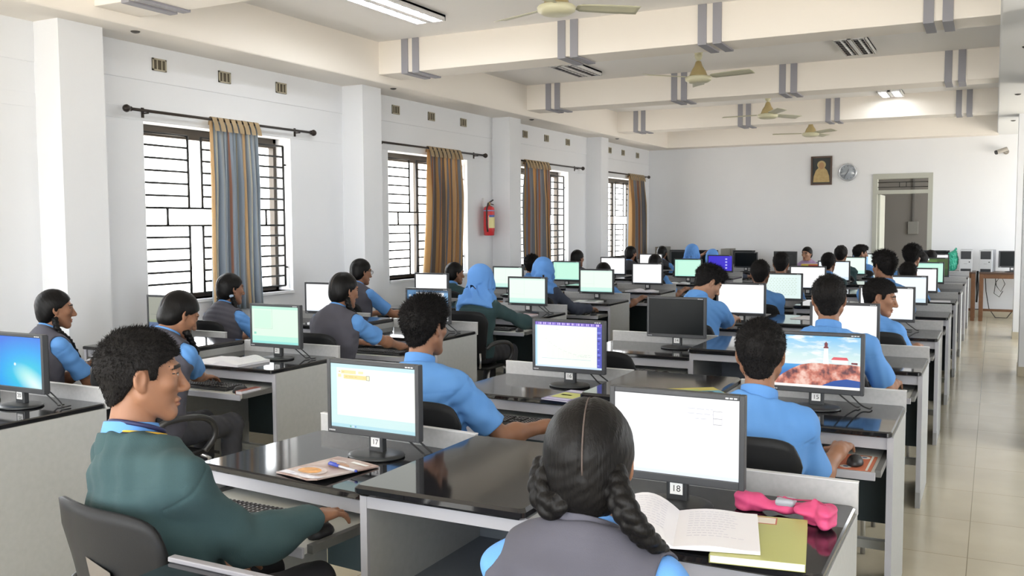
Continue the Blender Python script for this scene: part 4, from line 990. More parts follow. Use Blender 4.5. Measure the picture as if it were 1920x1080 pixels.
def head_prims(S, H, M, near):
    T = lambda *p: H+M @ V3(*p)
    def E(c, r, k, op='u', M2=None):
        Q = M if M2 is None else (M @ M2).astype(F)
        pr = ell(T(*c), r, Q); (S.u if op == 'u' else S.cut)(pr, k)
    E((0, -0.012, 0.030), (0.073, 0.095, 0.087), 0.0)
    E((0, 0.024, -0.028), (0.060, 0.068, 0.078), 0.03)
    E((0, 0.070, -0.094), (0.022, 0.018, 0.017), 0.025)
    for s in (-1, 1):
        S.u(cone(T(s*0.053, -0.002, -0.045), T(s*0.020, 0.068, -0.098), 0.016, 0.014), 0.03)
        E((s*0.041, 0.060, -0.012), (0.020, 0.020, 0.018), 0.02)
    S.u(cone(T(0, -0.022, -0.06), T(0, -0.045, -0.185), 0.046, 0.050), 0.015)
    for s in (-1, 1):
        S.u(cone(T(s*0.012, 0.0875, 0.030), T(s*0.045, 0.072, 0.033), 0.008, 0.008), 0.014)
        if near: S.cut(ell(T(s*0.031, 0.100, 0.011), (0.018, 0.016, 0.011), M), 0.010)
        if near: E((s*0.031, 0.0765, 0.011), (0.0135, 0.0125, 0.0115), 0.003)
        if near:
            S.u(cone(T(s*0.019, 0.0855, 0.0185), T(s*0.044, 0.0775, 0.0165), 0.0042, 0.0042), 0.005)
            S.u(cone(T(s*0.021, 0.0855, 0.0025), T(s*0.042, 0.0785, 0.0030), 0.0035, 0.0035), 0.006)
    S.u(cone(T(0, 0.086, 0.018), T(0, 0.112, -0.026), 0.0085, 0.0105), 0.012)
    E((0, 0.111, -0.031), (0.012, 0.010, 0.009), 0.010)
    for s in (-1, 1): E((s*0.013, 0.099, -0.034), (0.0085, 0.011, 0.0075), 0.008)
    S.u(cone(T(-0.017, 0.0885, -0.061), T(0.017, 0.0885, -0.061), 0.0065, 0.0065), 0.007); E((0, 0.093, -0.0615), (0.015, 0.008, 0.0055), 0.005)
    E((0, 0.090, -0.0735), (0.018, 0.009, 0.0065), 0.005)
    if near: S.cut(cone(T(-0.022, 0.0985, -0.0675), T(0.022, 0.0985, -0.0675), 0.0028, 0.0028), 0.004)
    for s in (-1, 1):
        tilt = np.array([[math.cos(R(18*s)), -math.sin(R(18*s)), 0], [math.sin(R(18*s)), math.cos(R(18*s)), 0], [0, 0, 1]], F)
        E((s*0.0765, -0.012, 0.004), (0.0085, 0.019, 0.031), 0.006, M2=tilt); 
        E((s*0.086, -0.010, 0.006), (0.0075, 0.011, 0.020), 0.004, 'cut', M2=tilt)
        E((s*0.073, -0.006, -0.022), (0.007, 0.010, 0.010), 0.006)
def face_classes(H, M, near):
    def f(fc):
        q = (fc-H) @ M; x, y, z = np.abs(q[:, 0]), q[:, 1], q[:, 2]; o = np.zeros(len(fc), np.int32)
        fr = y > 0.05
        o[fr & (x < 0.021-1.2*np.abs(z+0.067)) & (z < -0.055) & (z > -0.081) & (y > 0.084)] = 1
        o[fr & (x > 0.013) & (x < 0.052) & (np.abs(z-(0.0325-0.12*np.maximum(x-0.032, 0))) < (0.0056 if near else 0.0075))] = 2
        ee = ((x-0.031)/0.0150)**2+((z-0.0105)/0.0056)**2
        o[fr & (ee < (1.7 if near else 2.1)) & (z > 0.0130) & (y > 0.065)] = 2
        if near:
            e = ee < 0.55; o[fr & e & (y > 0.07)] = 3
            i = ((x-0.031)**2+(z-0.0105)**2 < 0.0064**2); o[fr & i & e & (y > 0.07)] = 4
        else:
            e = ((x-0.031)/0.014)**2+((z-0.0105)/0.006)**2 < 1; o[fr & e & (y > 0.06)] = 4
        return o
    return f
def hand_prims(S, W, fwd, up, side, curl, fat=1.0):
    """wrist W, finger direction fwd, back-of-hand direction up, side=+1 right hand (thumb towards -x of the hand)"""
    fwd = V3(fwd)/np.linalg.norm(fwd); up = V3(up); up = up-fwd*(up @ fwd); up = up/np.linalg.norm(up); rt = np.cross(fwd, up)
    T = lambda x, y, z: V3(W+rt*x+fwd*y+up*z)
    Q = np.stack([rt, fwd, up], 1).astype(F)
    S.u(cone(T(0, -0.03, 0), T(0, 0.02, 0.002), 0.026*fat, 0.024*fat), 0.02)
    S.u(ell(T(0, 0.050, 0.0), (0.040*fat, 0.048, 0.0155*fat), Q), 0.016)
    S.u(ell(T(-side*0.024, 0.032, -0.006), (0.016*fat, 0.030, 0.014*fat), Q), 0.012)
    L = [(0.040, 0.025, 0.021), (0.044, 0.028, 0.022), (0.041, 0.026, 0.022), (0.032, 0.020, 0.019)]
    tips = []
    for k in range(4):
        x0 = -side*(0.030-0.0195*k); y0 = 0.086+[0.0, 0.006, 0.002, -0.010][k]; spread = -side*(0.10-0.07*k)
        p = np.array([x0, y0, 0.001]); a = R([2, 0, 2, 4][k]); pts = [p]
        S.u(cone(T(x0*0.75, 0.045, 0.003), T(*p), 0.011*fat, 0.0098*fat), 0.008)
        for q, l in enumerate(L[k]):
            a += R(curl*[0.55, 1.0, 0.8][q]*(1+0.12*k))
            d = np.array([math.sin(spread), math.cos(spread)*math.cos(a), -math.sin(a)]); n = p+d*l
            r0 = [0.0092, 0.0084, 0.0076][q]*fat; r1 = [0.0084, 0.0076, 0.0066][q]*fat
            if k == 3: r0 *= 0.87; r1 *= 0.87
            S.u(cone(T(*p), T(*n), r0, r1), 0.0035); p = n
        tips.append(T(*p))
    p0 = np.array([-side*0.030, 0.022, -0.006]); p1 = p0+np.array([-side*0.024, 0.028, -0.010]); p2 = p1+np.array([-side*0.010, 0.028, -0.006]); p3 = p2+np.array([side*0.001, 0.022, -0.004])
    S.u(cone(T(*p0), T(*p1), 0.0135*fat, 0.0115*fat), 0.008); S.u(cone(T(*p1), T(*p2), 0.0110*fat, 0.0095*fat), 0.003); S.u(cone(T(*p2), T(*p3), 0.0095*fat, 0.0075*fat), 0.003)
def ik(S0, W, l1, l2, pole):
    d = W-S0; L = float(np.linalg.norm(d)); 
    if L > (l1+l2)*0.995:
        s = L/((l1+l2)*0.995); l1 *= s; l2 *= s
    u = d/L; a = (l1*l1-l2*l2+L*L)/(2*L); h = math.sqrt(max(l1*l1-a*a, 0)); p = V3(pole); p = p-u*(p @ u); p = p/np.linalg.norm(p)
    return S0+u*a+p*h
def add_blades(me, H, M, length, count, seed, width, lift):
    """short hair strands standing on the hair surface, in the same mesh"""
    nv = len(me.vertices); nf = len(me.polygons); co = np.empty(nv*3, F); me.vertices.foreach_get('co', co); co = co.reshape(-1, 3)
    pc = np.empty(nf*3, F); me.polygons.foreach_get('center', pc); pc = pc.reshape(-1, 3); pn = np.empty(nf*3, F); me.polygons.foreach_get('normal', pn); pn = pn.reshape(-1, 3)
    vi = np.empty(len(me.loops), np.int32); me.loops.foreach_get('vertex_index', vi)
    q = (pc-H) @ M; rad = q-V3(0, -0.012, 0.02); rad = rad/np.linalg.norm(rad, axis=1)[:, None]; nl = pn @ M
    ok = np.nonzero((nl*rad).sum(1) > 0.55)[0]; r = np.random.RandomState(seed+400); pick = ok[r.randint(0, len(ok), count)]
    p = q[pick]+r.normal(size=(count, 3))*0.0015; n = nl[pick]; up = np.clip((p[:, 2:3]-0.0)/0.11, 0, 1)
    comb = V3(0, 0.55, 0.0)*up+V3(0, 0.1, -0.9)*(1-up); comb = comb-n*(comb*n).sum(1)[:, None]
    d = n*lift*(0.45+0.75*up)+comb*0.8+r.normal(size=(count, 3))*0.28; d = d/np.linalg.norm(d, axis=1)[:, None]
    L = length*(0.45+0.75*up)*r.uniform(0.6, 1.25, (count, 1)); b = p-n*0.002; t = b+d*(L+0.003)
    sd = np.cross(d, n+r.normal(size=(count, 3))*0.3); sd = sd/np.linalg.norm(sd, axis=1)[:, None]; th = np.cross(sd, d)
    V = np.stack([b+sd*width, b-sd*width*0.5+th*width*0.8, b-sd*width*0.5-th*width*0.8, t], 1).reshape(-1, 3) @ M.T+H
    allv = np.concatenate([co, V.astype(F)]); k = nv+4*np.arange(count)
    tri = np.stack([k, k+1, k+3, k+1, k+2, k+3, k+2, k, k+3], 1).reshape(-1).astype(np.int32)
    m2 = bpy.data.meshes.new('hair'); m2.vertices.add(len(allv)); m2.vertices.foreach_set('co', allv.ravel()); lv = np.concatenate([vi, tri]); m2.loops.add(len(lv)); m2.loops.foreach_set('vertex_index', lv)
    npoly = nf+3*count; m2.polygons.add(npoly); st = np.concatenate([np.arange(0, nf*4, 4), nf*4+3*np.arange(3*count)]).astype(np.int32); m2.polygons.foreach_set('loop_start', st)
    try: m2.polygons.foreach_set('loop_total', np.concatenate([np.full(nf, 4), np.full(3*count, 3)]).astype(np.int32))
    except Exception: pass
    m2.polygons.foreach_set('use_smooth', np.ones(npoly, bool)); m2.materials.append(me.materials[0]); m2.update(calc_edges=True); m2.validate(); bpy.data.meshes.remove(me)
    return m2
def person(name_label, x, y, top, kind='boy', head=(0, 0.02), yaw=0, pitch=-4, roll=0, tyaw=0, hr=None, hl=None, outfit='shirt', hair='boy', h=0.006, near=False, skin=SKIN, seed=1, sw=0.158, hs=1.0, rup=None, curl=17, braids=None, rz=0.0, polR=(0.10, -0.3, -0.95), polL=(-0.10, -0.3, -0.95), hup=(0, 0, 1), bulk=1.0, group=None, hdir=None, fold=1.0, nk=-0.035, sleeve=0.80, nl=None, bsc=1.0):
    """a seated figure. x, y: the seat's centre; top: height of the crown; head: offset of the skull from the seat; hands as offsets from the seat, z absolute"""
    root = thing('person', name_label, 'person', (x, y, 0), rz, group or 'pupils at the computers')
    M = rotm(yaw, pitch, roll); H = V3(head[0], head[1], top-0.018-0.117)
    girl = kind == 'girl'; tr = rotm(tyaw); rv = tr[:, 0]; fv = tr[:, 1]
    P = V3(0, -0.03, 0.545); N = H+V3(M @ V3(0, nk, -0.080))*0.9+V3(0, -0.012, -(nl if nl is not None else (0.082 if girl else 0.092)))
    mid = (P+N)/2+V3(0, -0.035, 0)
    bez = lambda t: (1-t)**2*P+2*t*(1-t)*mid+t*t*N
    k_ = 0.92 if girl else 1.0; k_ *= bulk
    prof = [(-0.03, 0.160, 0.118), (0.10, 0.160, 0.115), (0.30, 0.143, 0.104), (0.55, 0.155, 0.108), (0.75, 0.160, 0.104), (0.88, 0.140, 0.088), (0.97, 0.085, 0.066), (1.02, 0.058, 0.055)]
    def torso(S, o, t1=9, k=0.03):
        for (ta, wa, da), (tb, wb, db) in zip(prof[:-1], prof[1:]):
            if ta >= t1: break
            S.u(oval(bez(ta), bez(tb), (wa*k_+o, da*k_+o), (wb*k_+o, db*k_+o), rv), k)
        for s in (-1, 1):
            S.u(cone(N+rv*s*0.045+V3(0, 0, -0.055), Sh[s], 0.044*k_+o, 0.050*k_+o), 0.035)
    spine = N-bez(0.85); spine = spine/np.linalg.norm(spine)
    sw = sw*k_
    Sh = {s: N+rv*s*sw-spine*0.072+fv*0.01 for s in (-1, 1)}
    Wr = {1: V3(hr if hr is not None else (0.20, 0.44, 0.735)), -1: V3(hl if hl is not None else (-0.10, 0.42, 0.735))}
    El = {1: ik(Sh[1], Wr[1], 0.285, 0.250, polR), -1: ik(Sh[-1], Wr[-1], 0.285, 0.250, polL)}
    la = 0.90 if girl else 1.0
    # --- body: one continuous surface
    B = Solid(); torso(B, -0.014); head_prims(B, H, M, near)
    B.u(cone(N+V3(0, 0, -0.02), H+M @ V3(0, -0.025, -0.07), 0.051, 0.046), 0.015)
    for s in (-1, 1):
        B.u(cone(Sh[s], El[s], 0.043*la, 0.038*la), 0.03); B.u(cone(El[s], Wr[s], 0.040*la, 0.026*la), 0.012)
        m_ = El[s]*0.72+Wr[s]*0.28; B.u(ell(m_, (0.041*la,)*3), 0.04)
        fd = Wr[s]-El[s]; fd = fd/np.linalg.norm(fd); fd = fd*0.35+V3(0.10*-s, 0.95, -0.06)
        if hdir is not None and s in hdir: fd = V3(hdir[s])
        hand_prims(B, Wr[s], fd, hup if not isinstance(hup, dict) else hup.get(s, (0, 0, 1)), s, curl, 0.93 if girl else 1.0)
        hip = V3(s*0.085, 0.0, 0.525); kn = V3(s*0.105, 0.41, 0.500); an = V3(s*0.105, 0.40, 0.10)
        B.u(cone(hip, kn, 0.062, 0.044), 0.03); B.u(cone(kn, an, 0.044, 0.032), 0.02); B.u(cone(an+V3(0, -0.02, -0.055), an+V3(0, 0.13, -0.068), 0.032, 0.024), 0.02)
    B.keep(lambda p: 0.4545-p[..., 2]-np.where((p[..., 1] > 0.24) | (np.abs(p[..., 0]) > 0.30), 1.0, 0.0), 0.003)
    link('body', B.mesh('body', [skin, LIP, BROW, EYEW, IRIS], h, face_classes(H, M, near)), root)
    wv = waves(seed, [40, 55, 70], 0.0045*fold); wf = waves(seed+50, [16, 24], 0.006*fold)
    # --- trousers and shoes
    Tz = Solid()
    for (ta, wa, da), (tb, wb, db) in zip(prof[:3], prof[1:4]): Tz.u(oval(bez(ta), bez(tb), (wa*k_+0.006, da*k_+0.006), (wb*k_+0.006, db*k_+0.006), rv), 0.02)
    for s in (-1, 1):
        hip = V3(s*0.085, -0.01, 0.527); kn = V3(s*0.105, 0.41, 0.503); an = V3(s*0.105, 0.39, 0.10)
        Tz.u(cone(hip, kn, 0.078, 0.060), 0.03); Tz.u(cone(kn, an, 0.060, 0.052), 0.02)
    Tz.keep(lambda p: np.maximum(p[..., 2]-0.66, 0.4525-p[..., 2]-np.where(p[..., 1] > 0.24, 1.0, 0.0)), 0.004); Tz.warp(wv)
    hh = max(h*1.4, 0.008)
    link('trousers', Tz.mesh('trousers', TROU, hh), root)
    for s in (-1, 1):
        an = V3(s*0.105, 0.40, 0.055); S1 = Solid().u(ell(an+V3(0, -0.015, -0.005), (0.040, 0.055, 0.05)), 0).u(ell(an+V3(0, 0.075, -0.022), (0.044, 0.095, 0.034)), 0.03).keep(lambda p: 0.002-p[..., 2])
        link('shoe', S1.mesh('shoe', SHOE, 0.009), root)
    # --- upper clothing
    upd = (N-bez(0.9)); upd = upd/np.linalg.norm(upd)
    def collar(parent_name, m, o, h0, h1, tilt=0.28):
        a = N-upd*0.020; top_ = H+M @ V3(0, -0.03, -0.07); ndir = top_-N; ndir = ndir/np.linalg.norm(ndir)*0.5+upd*0.5; ndir = ndir/np.linalg.norm(ndir)
        c = Solid().u(cone(N+V3(0, 0, -0.03), top_, 0.051+o*1.25, 0.046+o), 0).u(cone(H+M @ V3(0, -0.022, -0.06), H+M @ V3(0, -0.045, -0.185), 0.046+o, 0.050+o), 0.015)
        n2 = V3(ndir+fv*tilt); n2 = n2/np.linalg.norm(n2)
        c.keep(lambda p: (p-V3(a+ndir*h1)) @ n2, 0.004); c.keep(lambda p: -((p-V3(a+ndir*h0)) @ n2), 0.004)
        me = c.mesh(parent_name, m, max(min(h*0.7, 0.005), 0.003))
        if me: link(parent_name, me, root)
        return V3(a+ndir*h1), n2
    def seam(p):
        g = 0
        for s in (-1, 1):
            d = El[s]-Sh[s]; dn = d/np.linalg.norm(d); q = p-Sh[s]; t = q @ dn; rad = np.sqrt(np.maximum((q*q).sum(-1)-t*t, 0))
            g = g+0.0026*np.exp(-((t-0.012)/0.0055)**2)*(rad < 0.085)
        yk_ = (p-N) @ upd
        return g+0.0016*np.exp(-((yk_+0.105)/0.005)**2)*((p-N) @ fv < 0)
    ntop = V3(upd+fv*0.25); ntop = ntop/np.linalg.norm(ntop)
    necktop = lambda o: (lambda p: (p-V3(N+upd*o)) @ ntop)
    cutlow = lambda z: (lambda p: z-p[..., 2])
    legs = [cone((s*0.085, -0.01, 0.527), (s*0.105, 0.41, 0.503), 0.074, 0.058) for s in (-1, 1)]
    def sleeved(name, m, o, frac, ra=0.058, rb=0.063, cuff=None, long=False):
        S = Solid(); torso(S, o)
        for s in (-1, 1):
            d = El[s]-Sh[s]; dn = d/np.linalg.norm(d)
            if not long:
                e = Sh[s]+d*frac; S.u(clipped(cone(Sh[s], Sh[s]+d*(frac+0.25), ra*la, rb*la), [(e, dn)], 0.004), 0.03)
            else:
                S.u(cone(Sh[s], El[s], 0.058*la, 0.052*la), 0.03); f_ = Wr[s]-El[s]; fn_ = f_/np.linalg.norm(f_); e = Wr[s]-fn_*0.012
                S.u(clipped(cone(El[s], Wr[s]+fn_*0.03, 0.055*la, 0.041*la), [(e, fn_)], 0.004), 0.015); S.u(ell(El[s]*0.72+Wr[s]*0.28, (0.057*la,)*3), 0.05)
        for s in (-1, 1):
            d = El[s]-Sh[s]; dn = d/np.linalg.norm(d)
            if not long:
                e = Sh[s]+d*frac; S.cut(cone(e-dn*0.025, e+dn*0.03, 0.046*la, 0.050*la), 0.003)
        S.cut(cone(N+upd*0.015, N+upd*0.12, 0.050, 0.060), 0.006)
        S.keep(necktop(0.014), 0.012); S.warp(lambda p: wv(p)+wf(p)+seam(p)-0.0052*fold); S.keep(cutlow(0.500), 0.006)
        link(name, S.mesh(name, m, h), root)
    if outfit in ('shirt',):
        sleeved('shirt', SHIRT, 0.010, sleeve); collar('shirt_collar', SHIRT, 0.012, -0.02, 0.074)
    elif outfit in ('sweater', 'navy', 'dsweater'):
        m = {'sweater': SWEAT, 'navy': NAVY, 'dsweater': DGREY}[outfit]
        sleeved('sweater', m, 0.014, 1, long=True)
        if hair != 'hijab': collar('shirt_collar', SHIRT, 0.012, -0.02, 0.078); collar('neck_band', m, 0.020, -0.05, 0.046)
    elif outfit in ('vest', 'dvest', 'lilac'):
        m = {'vest': VEST, 'dvest': DGREY, 'lilac': LILAC}[outfit]; ms = LILAC if outfit == 'lilac' else SHIRT
        sleeved('shirt', ms, 0.004, sleeve, 0.055, 0.064)
        V = Solid(); torso(V, 0.017)
        for s in (-1, 1):
            d = El[s]-Sh[s]; dn = d/np.linalg.norm(d)
            V.cut(cone(Sh[s]+rv*s*0.026+V3(0, 0, 0.012), Sh[s]+d+rv*s*0.035, 0.074*la, 0.090*la), 0.010)
        V.cut(cone(N+upd*0.015, N+upd*0.12, 0.052, 0.062), 0.006)
        V.keep(necktop(0.022), 0.012); V.warp(lambda p: wv(p)*0.7+wf(p)-0.0052*fold); V.keep(cutlow(0.490), 0.006); link('vest', V.mesh('vest', m, h), root)
        if hair != 'hijab':
            collar('shirt_collar', ms, 0.011, -0.02, 0.070); collar('vest_collar', m, 0.018, -0.04, 0.058)
    # --- hair or scarf (head-local coordinates)
    cr = waves(seed+9, [120, 160, 210, 260], 0.0075); cr2 = waves(seed+19, [60, 80], 0.006)
    loc = lambda p: (p-H) @ M
    cc, rr = HL['cran']
    if hair in ('boy', 'messy', 'curly', 'quiff'):
        th = {'boy': 0.016, 'messy': 0.020, 'curly': 0.030, 'quiff': 0.020}[hair]
        S = Solid().u(ell(H+M @ V3(cc), (rr[0]+th*0.75, rr[1]+th, rr[2]+th), M), 0)
        if hair in ('messy', 'quiff'): S.u(ell(H+M @ V3(0, 0.035, 0.100), (0.052, 0.060, 0.030), M), 0.03)
        if hair == 'quiff': S.u(ell(H+M @ V3(0.0, 0.075, 0.085), (0.050, 0.028, 0.030), M), 0.02)
        if hair == 'curly': S.u(ell(H+M @ V3(0, -0.02, 0.075), (0.092, 0.105, 0.075), M), 0.03)
        S.u(ell(H+M @ V3(0, -0.064, -0.045), (0.054, 0.036, 0.056), M), 0.025)
        yk = [-0.13, -0.085, -0.05, -0.030, -0.022, 0.006, 0.012, 0.028, 0.034, 0.060, 0.075, 0.12]
        zk = [-0.098, -0.094, -0.066, -0.022, 0.026, 0.030, -0.006, -0.004, 0.036, 0.052, 0.060, 0.066]
        S.keep(lambda p: (np.interp(loc(p)[..., 1], yk, zk)-loc(p)[..., 2])*0.75, 0.006)
        am = {'boy': 0.45, 'messy': 0.9, 'curly': 1.5, 'quiff': 0.6}[hair]; fade = {'boy': 0.011, 'messy': 0.012, 'curly': 0.008, 'quiff': 0.012}[hair]
        S.warp(lambda p: fade*np.clip((0.045-loc(p)[..., 2])/0.13, 0, 1))
        S.warp(lambda p: am*(cr(p)+0.6*cr2(p))*np.clip(0.35+loc(p)[..., 2]*9, 0.3, 1.2))
        me = S.mesh('hair', HAIRB, min(h, 0.007))
        if h < 0.0085: me = add_blades(me, H, M, {'boy': 0.010, 'messy': 0.020, 'curly': 0.020, 'quiff': 0.016}[hair], 5200 if h < 0.0048 else (2600 if h < 0.006 else 1200), seed, {'boy': 0.0013, 'messy': 0.0017, 'curly': 0.002, 'quiff': 0.0015}[hair]*(1 if h < 0.006 else 1.6), {'boy': 0.55, 'messy': 1.1, 'curly': 0.9, 'quiff': 0.8}[hair])
        link('hair', me, root)
    elif hair in ('girl', 'bun', 'tail'):
        S = Solid().u(ell(H+M @ V3(0, -0.015, 0.028), (0.086, 0.106, 0.101), M), 0).u(ell(H+M @ V3(0, -0.055, -0.035), (0.070, 0.052, 0.062), M), 0.03)
        yk = [-0.13, -0.06, -0.030, -0.012, 0.004, 0.020, 0.040, 0.060, 0.080, 0.12]
        zk = [-0.095, -0.095, -0.080, -0.045, 0.010, 0.012, 0.034, 0.050, 0.064, 0.070]
        S.keep(lambda p: (np.interp(loc(p)[..., 1], yk, zk)-loc(p)[..., 2])*0.75, 0.006)
        arc = [(0, -0.015+0.108*math.cos(R(a)), 0.028+0.103*math.sin(R(a))) for a in range(30, 206, 8)]
        for a, b in zip(arc[:-1], arc[1:]): S.cut(cone(H+M @ V3(a), H+M @ V3(b), 0.0032, 0.0032), 0.008)
        S.warp(waves(seed+3, [70, 110], 0.0008)); link('hair', S.mesh('hair', HAIRG, min(h, 0.006)), root)
        if near:
            arc2 = [H+M @ V3(0, -0.015+0.1030*math.cos(R(a)), 0.028+0.0980*math.sin(R(a))) for a in range(40, 200, 6)]
            MB().tube([tuple(map(float, q)) for q in arc2], 0.0018, 6).build('parting', SCALP, root)
    elif hair == 'hijab':
        m = HIJD if seed % 100 == 77 else HIJ
        S = Solid().u(ell(H+M @ V3(0, -0.014, 0.026), (0.094, 0.116, 0.108), M), 0).u(ell(H+M @ V3(0, 0.0, -0.05), (0.082, 0.096, 0.085), M), 0.05)
        S.u(cone(H+M @ V3(0, -0.02, -0.06), N+V3(0, 0.0, -0.01), 0.088, 0.098), 0.05)
        S.u(oval(N+V3(0, 0, 0.0), N-spine*0.03, (0.098, 0.088), (0.120, 0.100), rv), 0.05)
        for (ta, wa, da), (tb, wb, db) in zip(prof[3:-1], prof[4:]): S.u(clipped(oval(bez(ta), bez(tb), (wa*k_+0.036, da*k_+0.036), (wb*k_+0.036, db*k_+0.036), rv), [(N-spine*0.078-fv*0.02, -spine-fv*0.25)], 0.004), 0.006 if ta < 0.8 else 0.03)
        for s in (-1, 1): S.u(clipped(cone(N+rv*s*0.045+V3(0, 0, -0.055), Sh[s], 0.044*k_+0.034, 0.050*k_+0.034), [(N-spine*0.078-fv*0.02, -spine-fv*0.25), (N+rv*s*0.125, rv*s)], 0.006), 0.02)
        if sw and seed % 2 == 1:
            a = N+rv*-0.10+V3(0, -0.08, -0.02); S.u(cone(a, a+rv*-0.035+V3(0, -0.01, -0.16), 0.030, 0.034), 0.03)
        S.cut(ell(H+M @ V3(0, 0.115, -0.012), (0.056, 0.070, 0.085), M), 0.01)
        fl = waves(seed+4, [38, 52, 66, 80], 0.028); S.warp(lambda p: fl(p*V3(1, 1, 0.45))*np.clip((H[2]+0.04-p[..., 2])*9, 0.12, 1)*np.clip((p[..., 2]-(N[2]-0.04))*14, 0.12, 1)-0.009)
        link('headscarf', S.mesh('headscarf', m, min(h, 0.007)), root)
    if braids:
        for bi_, path in enumerate(braids):
            P_ = [V3(q) for q in path]; fine = []
            for a in range(len(P_)-1):
                p0 = P_[max(a-1, 0)]; p1 = P_[a]; p2 = P_[a+1]; p3 = P_[min(a+2, len(P_)-1)]
                for q in range(10): t = q/10; fine.append(0.5*((2*p1)+(p2-p0)*t+(2*p0-5*p1+4*p2-p3)*t*t+(3*p1-p0-3*p2+p3)*t*t*t))
            fine.append(P_[-1]); S = Solid(); L_ = 0.0; st = [[], [], []]
            for i, q in enumerate(fine):
                if i: L_ += float(np.linalg.norm(q-fine[i-1]))
                d = fine[min(i+1, len(fine)-1)]-fine[max(i-1, 0)]; d = d/np.linalg.norm(d); sd = np.cross(d, V3(0.25, 1, 0.1)); sd = sd/np.linalg.norm(sd); dp = np.cross(d, sd); w_ = bsc*(1-0.35*i/len(fine))
                for j in range(3): th = 2*PI*L_/0.072+2*PI*j/3; st[j].append((q+sd*0.0125*w_*math.sin(th)+dp*0.006*math.sin(2*th), 0.0115*w_))
            for j in range(3):
                for (a, ra), (b, rb) in zip(st[j][:-1], st[j][1:]): S.u(cone(a, b, ra, rb), 0.003)
            link('braid', S.mesh('braid', HAIRG, min(h, 0.005)), root)
    return root, dict(H=H, M=M, N=N, Sh=Sh, El=El, Wr=Wr, rv=rv, fv=fv, up=upd)
# ------------------------------------------------------------------ who sits where
import time as _t; _t0 = _t.time()
def ring(root, name, m, c, nrm, rx, r, fv, dep=1.0, n=40, flat=1.0):
    nrm = Vector([float(q) for q in nrm]).normalized(); f = Vector([float(q) for q in fv]); f = (f-nrm*f.dot(nrm)).normalized(); s = f.cross(nrm); c = Vector([float(q) for q in c])
    return MB().tube([c+s*rx*math.cos(2*PI*i/n)+f*rx*dep*math.sin(2*PI*i/n) for i in range(n)], r, 6, closed=True).build(name, m, root)
def sit(label, X, Yh, top, desk, clab, hx=0.0, hy=0.02, right='mouse', left='kb', chairrot=0, sticker=False, **kw):
    """desk=(x, y) of the desk's back edge; X, Yh: where the head is"""
    xs, ys = X-hx, Yh-hy; dx, dy = desk
    R_ = {'mouse': (dx+0.250-xs, dy-0.855-ys, 0.738), 'kb': (dx+0.06-xs, dy-0.84-ys, 0.752)}; L_ = {'kb': (dx-0.16-xs, dy-0.84-ys, 0.752), 'lap': (-0.07, 0.28, 0.64)}
    hr = R_[right] if isinstance(right, str) else (right[0]-xs, right[1]-ys, right[2]); hl = L_[left] if isinstance(left, str) else (left[0]-xs, left[1]-ys, left[2])
    o = person(label, xs, ys, top, head=(hx, hy), hr=hr, hl=hl, **kw)
    chair(xs, ys-0.02, R(chairrot), clab, sticker)
    return o
dA = lambda k: (XA, YRA[k]); dB = lambda k: (XB, YRB[k]); dLB = lambda k: (XLB(k), YLB[k]); dLA = lambda k: (XLA(k), YLA(k))
CH = 'black plastic chair under the '
# ---- first row
o, J = sit('boy in dark green sweater and lanyard, face in profile at the nearest desk', -2.02, 1.74, 1.335, dA(0), 'black plastic chair with a tan sticker under the nearest boy in green sweater', hx=-0.075, hy=-0.07, right=(-1.758, 2.112, 0.742), left=(-1.97, 1.90, 0.645), chairrot=-8, sticker=True,
    yaw=36, pitch=-3, tyaw=16, outfit='sweater', hair='boy', h=0.0035, near=True, sw=0.165, seed=3, polR=(0.05, -0.35, -1.0), polL=(0.25, -0.5, -0.6), bulk=1.04, fold=1.3, nk=0.0, nl=0.104)
a_ = J['N']-J['up']*0.004
for q, (m_, dz) in enumerate(((YEL, 0.0), (HIJD, 0.006), (YEL, 0.011))): ring(o, 'neck_stripe', m_, a_+J['up']*(dz+0.020), J['up']+J['fv']*0.28, 0.0745-0.0012*q, 0.0030, J['fv'], 1.0)
ring(o, 'lanyard', LANY, a_+J['up']*0.048, J['up']+J['fv']*0.42, 0.0685, 0.0065, J['fv'], 1.03)
Hh = V3(0.0, 0.08, 1.282-0.135)
gx, gy = -0.675, 1.62
def gb(*pts): return [tuple(float(q) for q in p) for p in pts]
HG = np.array([0.0, 0.10, 1.282-0.135])
sit('girl in grey vest with two black plaits and parted hair, nearest the camera', gx, gy, 1.282, dB(0), CH+'girl with plaits nearest the camera', hy=0.10, kind='girl', yaw=-16, pitch=-3, roll=0, outfit='vest', hair='girl', h=0.0035, near=True, seed=5, right='kb', bulk=1.06, nl=0.066, sw=0.148, bsc=1.3,
    braids=[gb((-0.068, 0.055, 1.150), (-0.064, 0.020, 1.118), (-0.046, 0.002, 1.088), (-0.020, 0.000, 1.090), (-0.008, 0.012, 1.118)),
            gb((0.062, 0.055, 1.155), (0.090, 0.018, 1.122), (0.118, -0.002, 1.088), (0.142, 0.018, 1.048), (0.148, 0.075, 1.006), (0.140, 0.13, 0.955))])
# ---- second row, door-side block
sit('boy in light blue shirt with spiky hair behind the pale worksheet monitor', -2.135, 3.32, 1.302, dA(1), CH+'spiky haired boy in blue shirt', hx=-0.06, hy=-0.02, right=(-1.70, 3.60, 0.735), yaw=6, pitch=-3, tyaw=4, hair='messy', h=0.0045, near=True, seed=7, sw=0.162, polR=(0.45, -0.2, -0.9), bulk=1.03)
sit('boy in light blue shirt before the lighthouse picture, hand on orange mouse pad', -0.726, 3.32, 1.268, dB(1), CH+'boy facing the lighthouse picture', hx=0.035, hy=0.03, right=(-0.500, 3.675, 0.742), yaw=-7, pitch=-3, hair='boy', h=0.0045, near=True, seed=9, sw=0.142, polR=(-0.05, -0.12, -1.0))
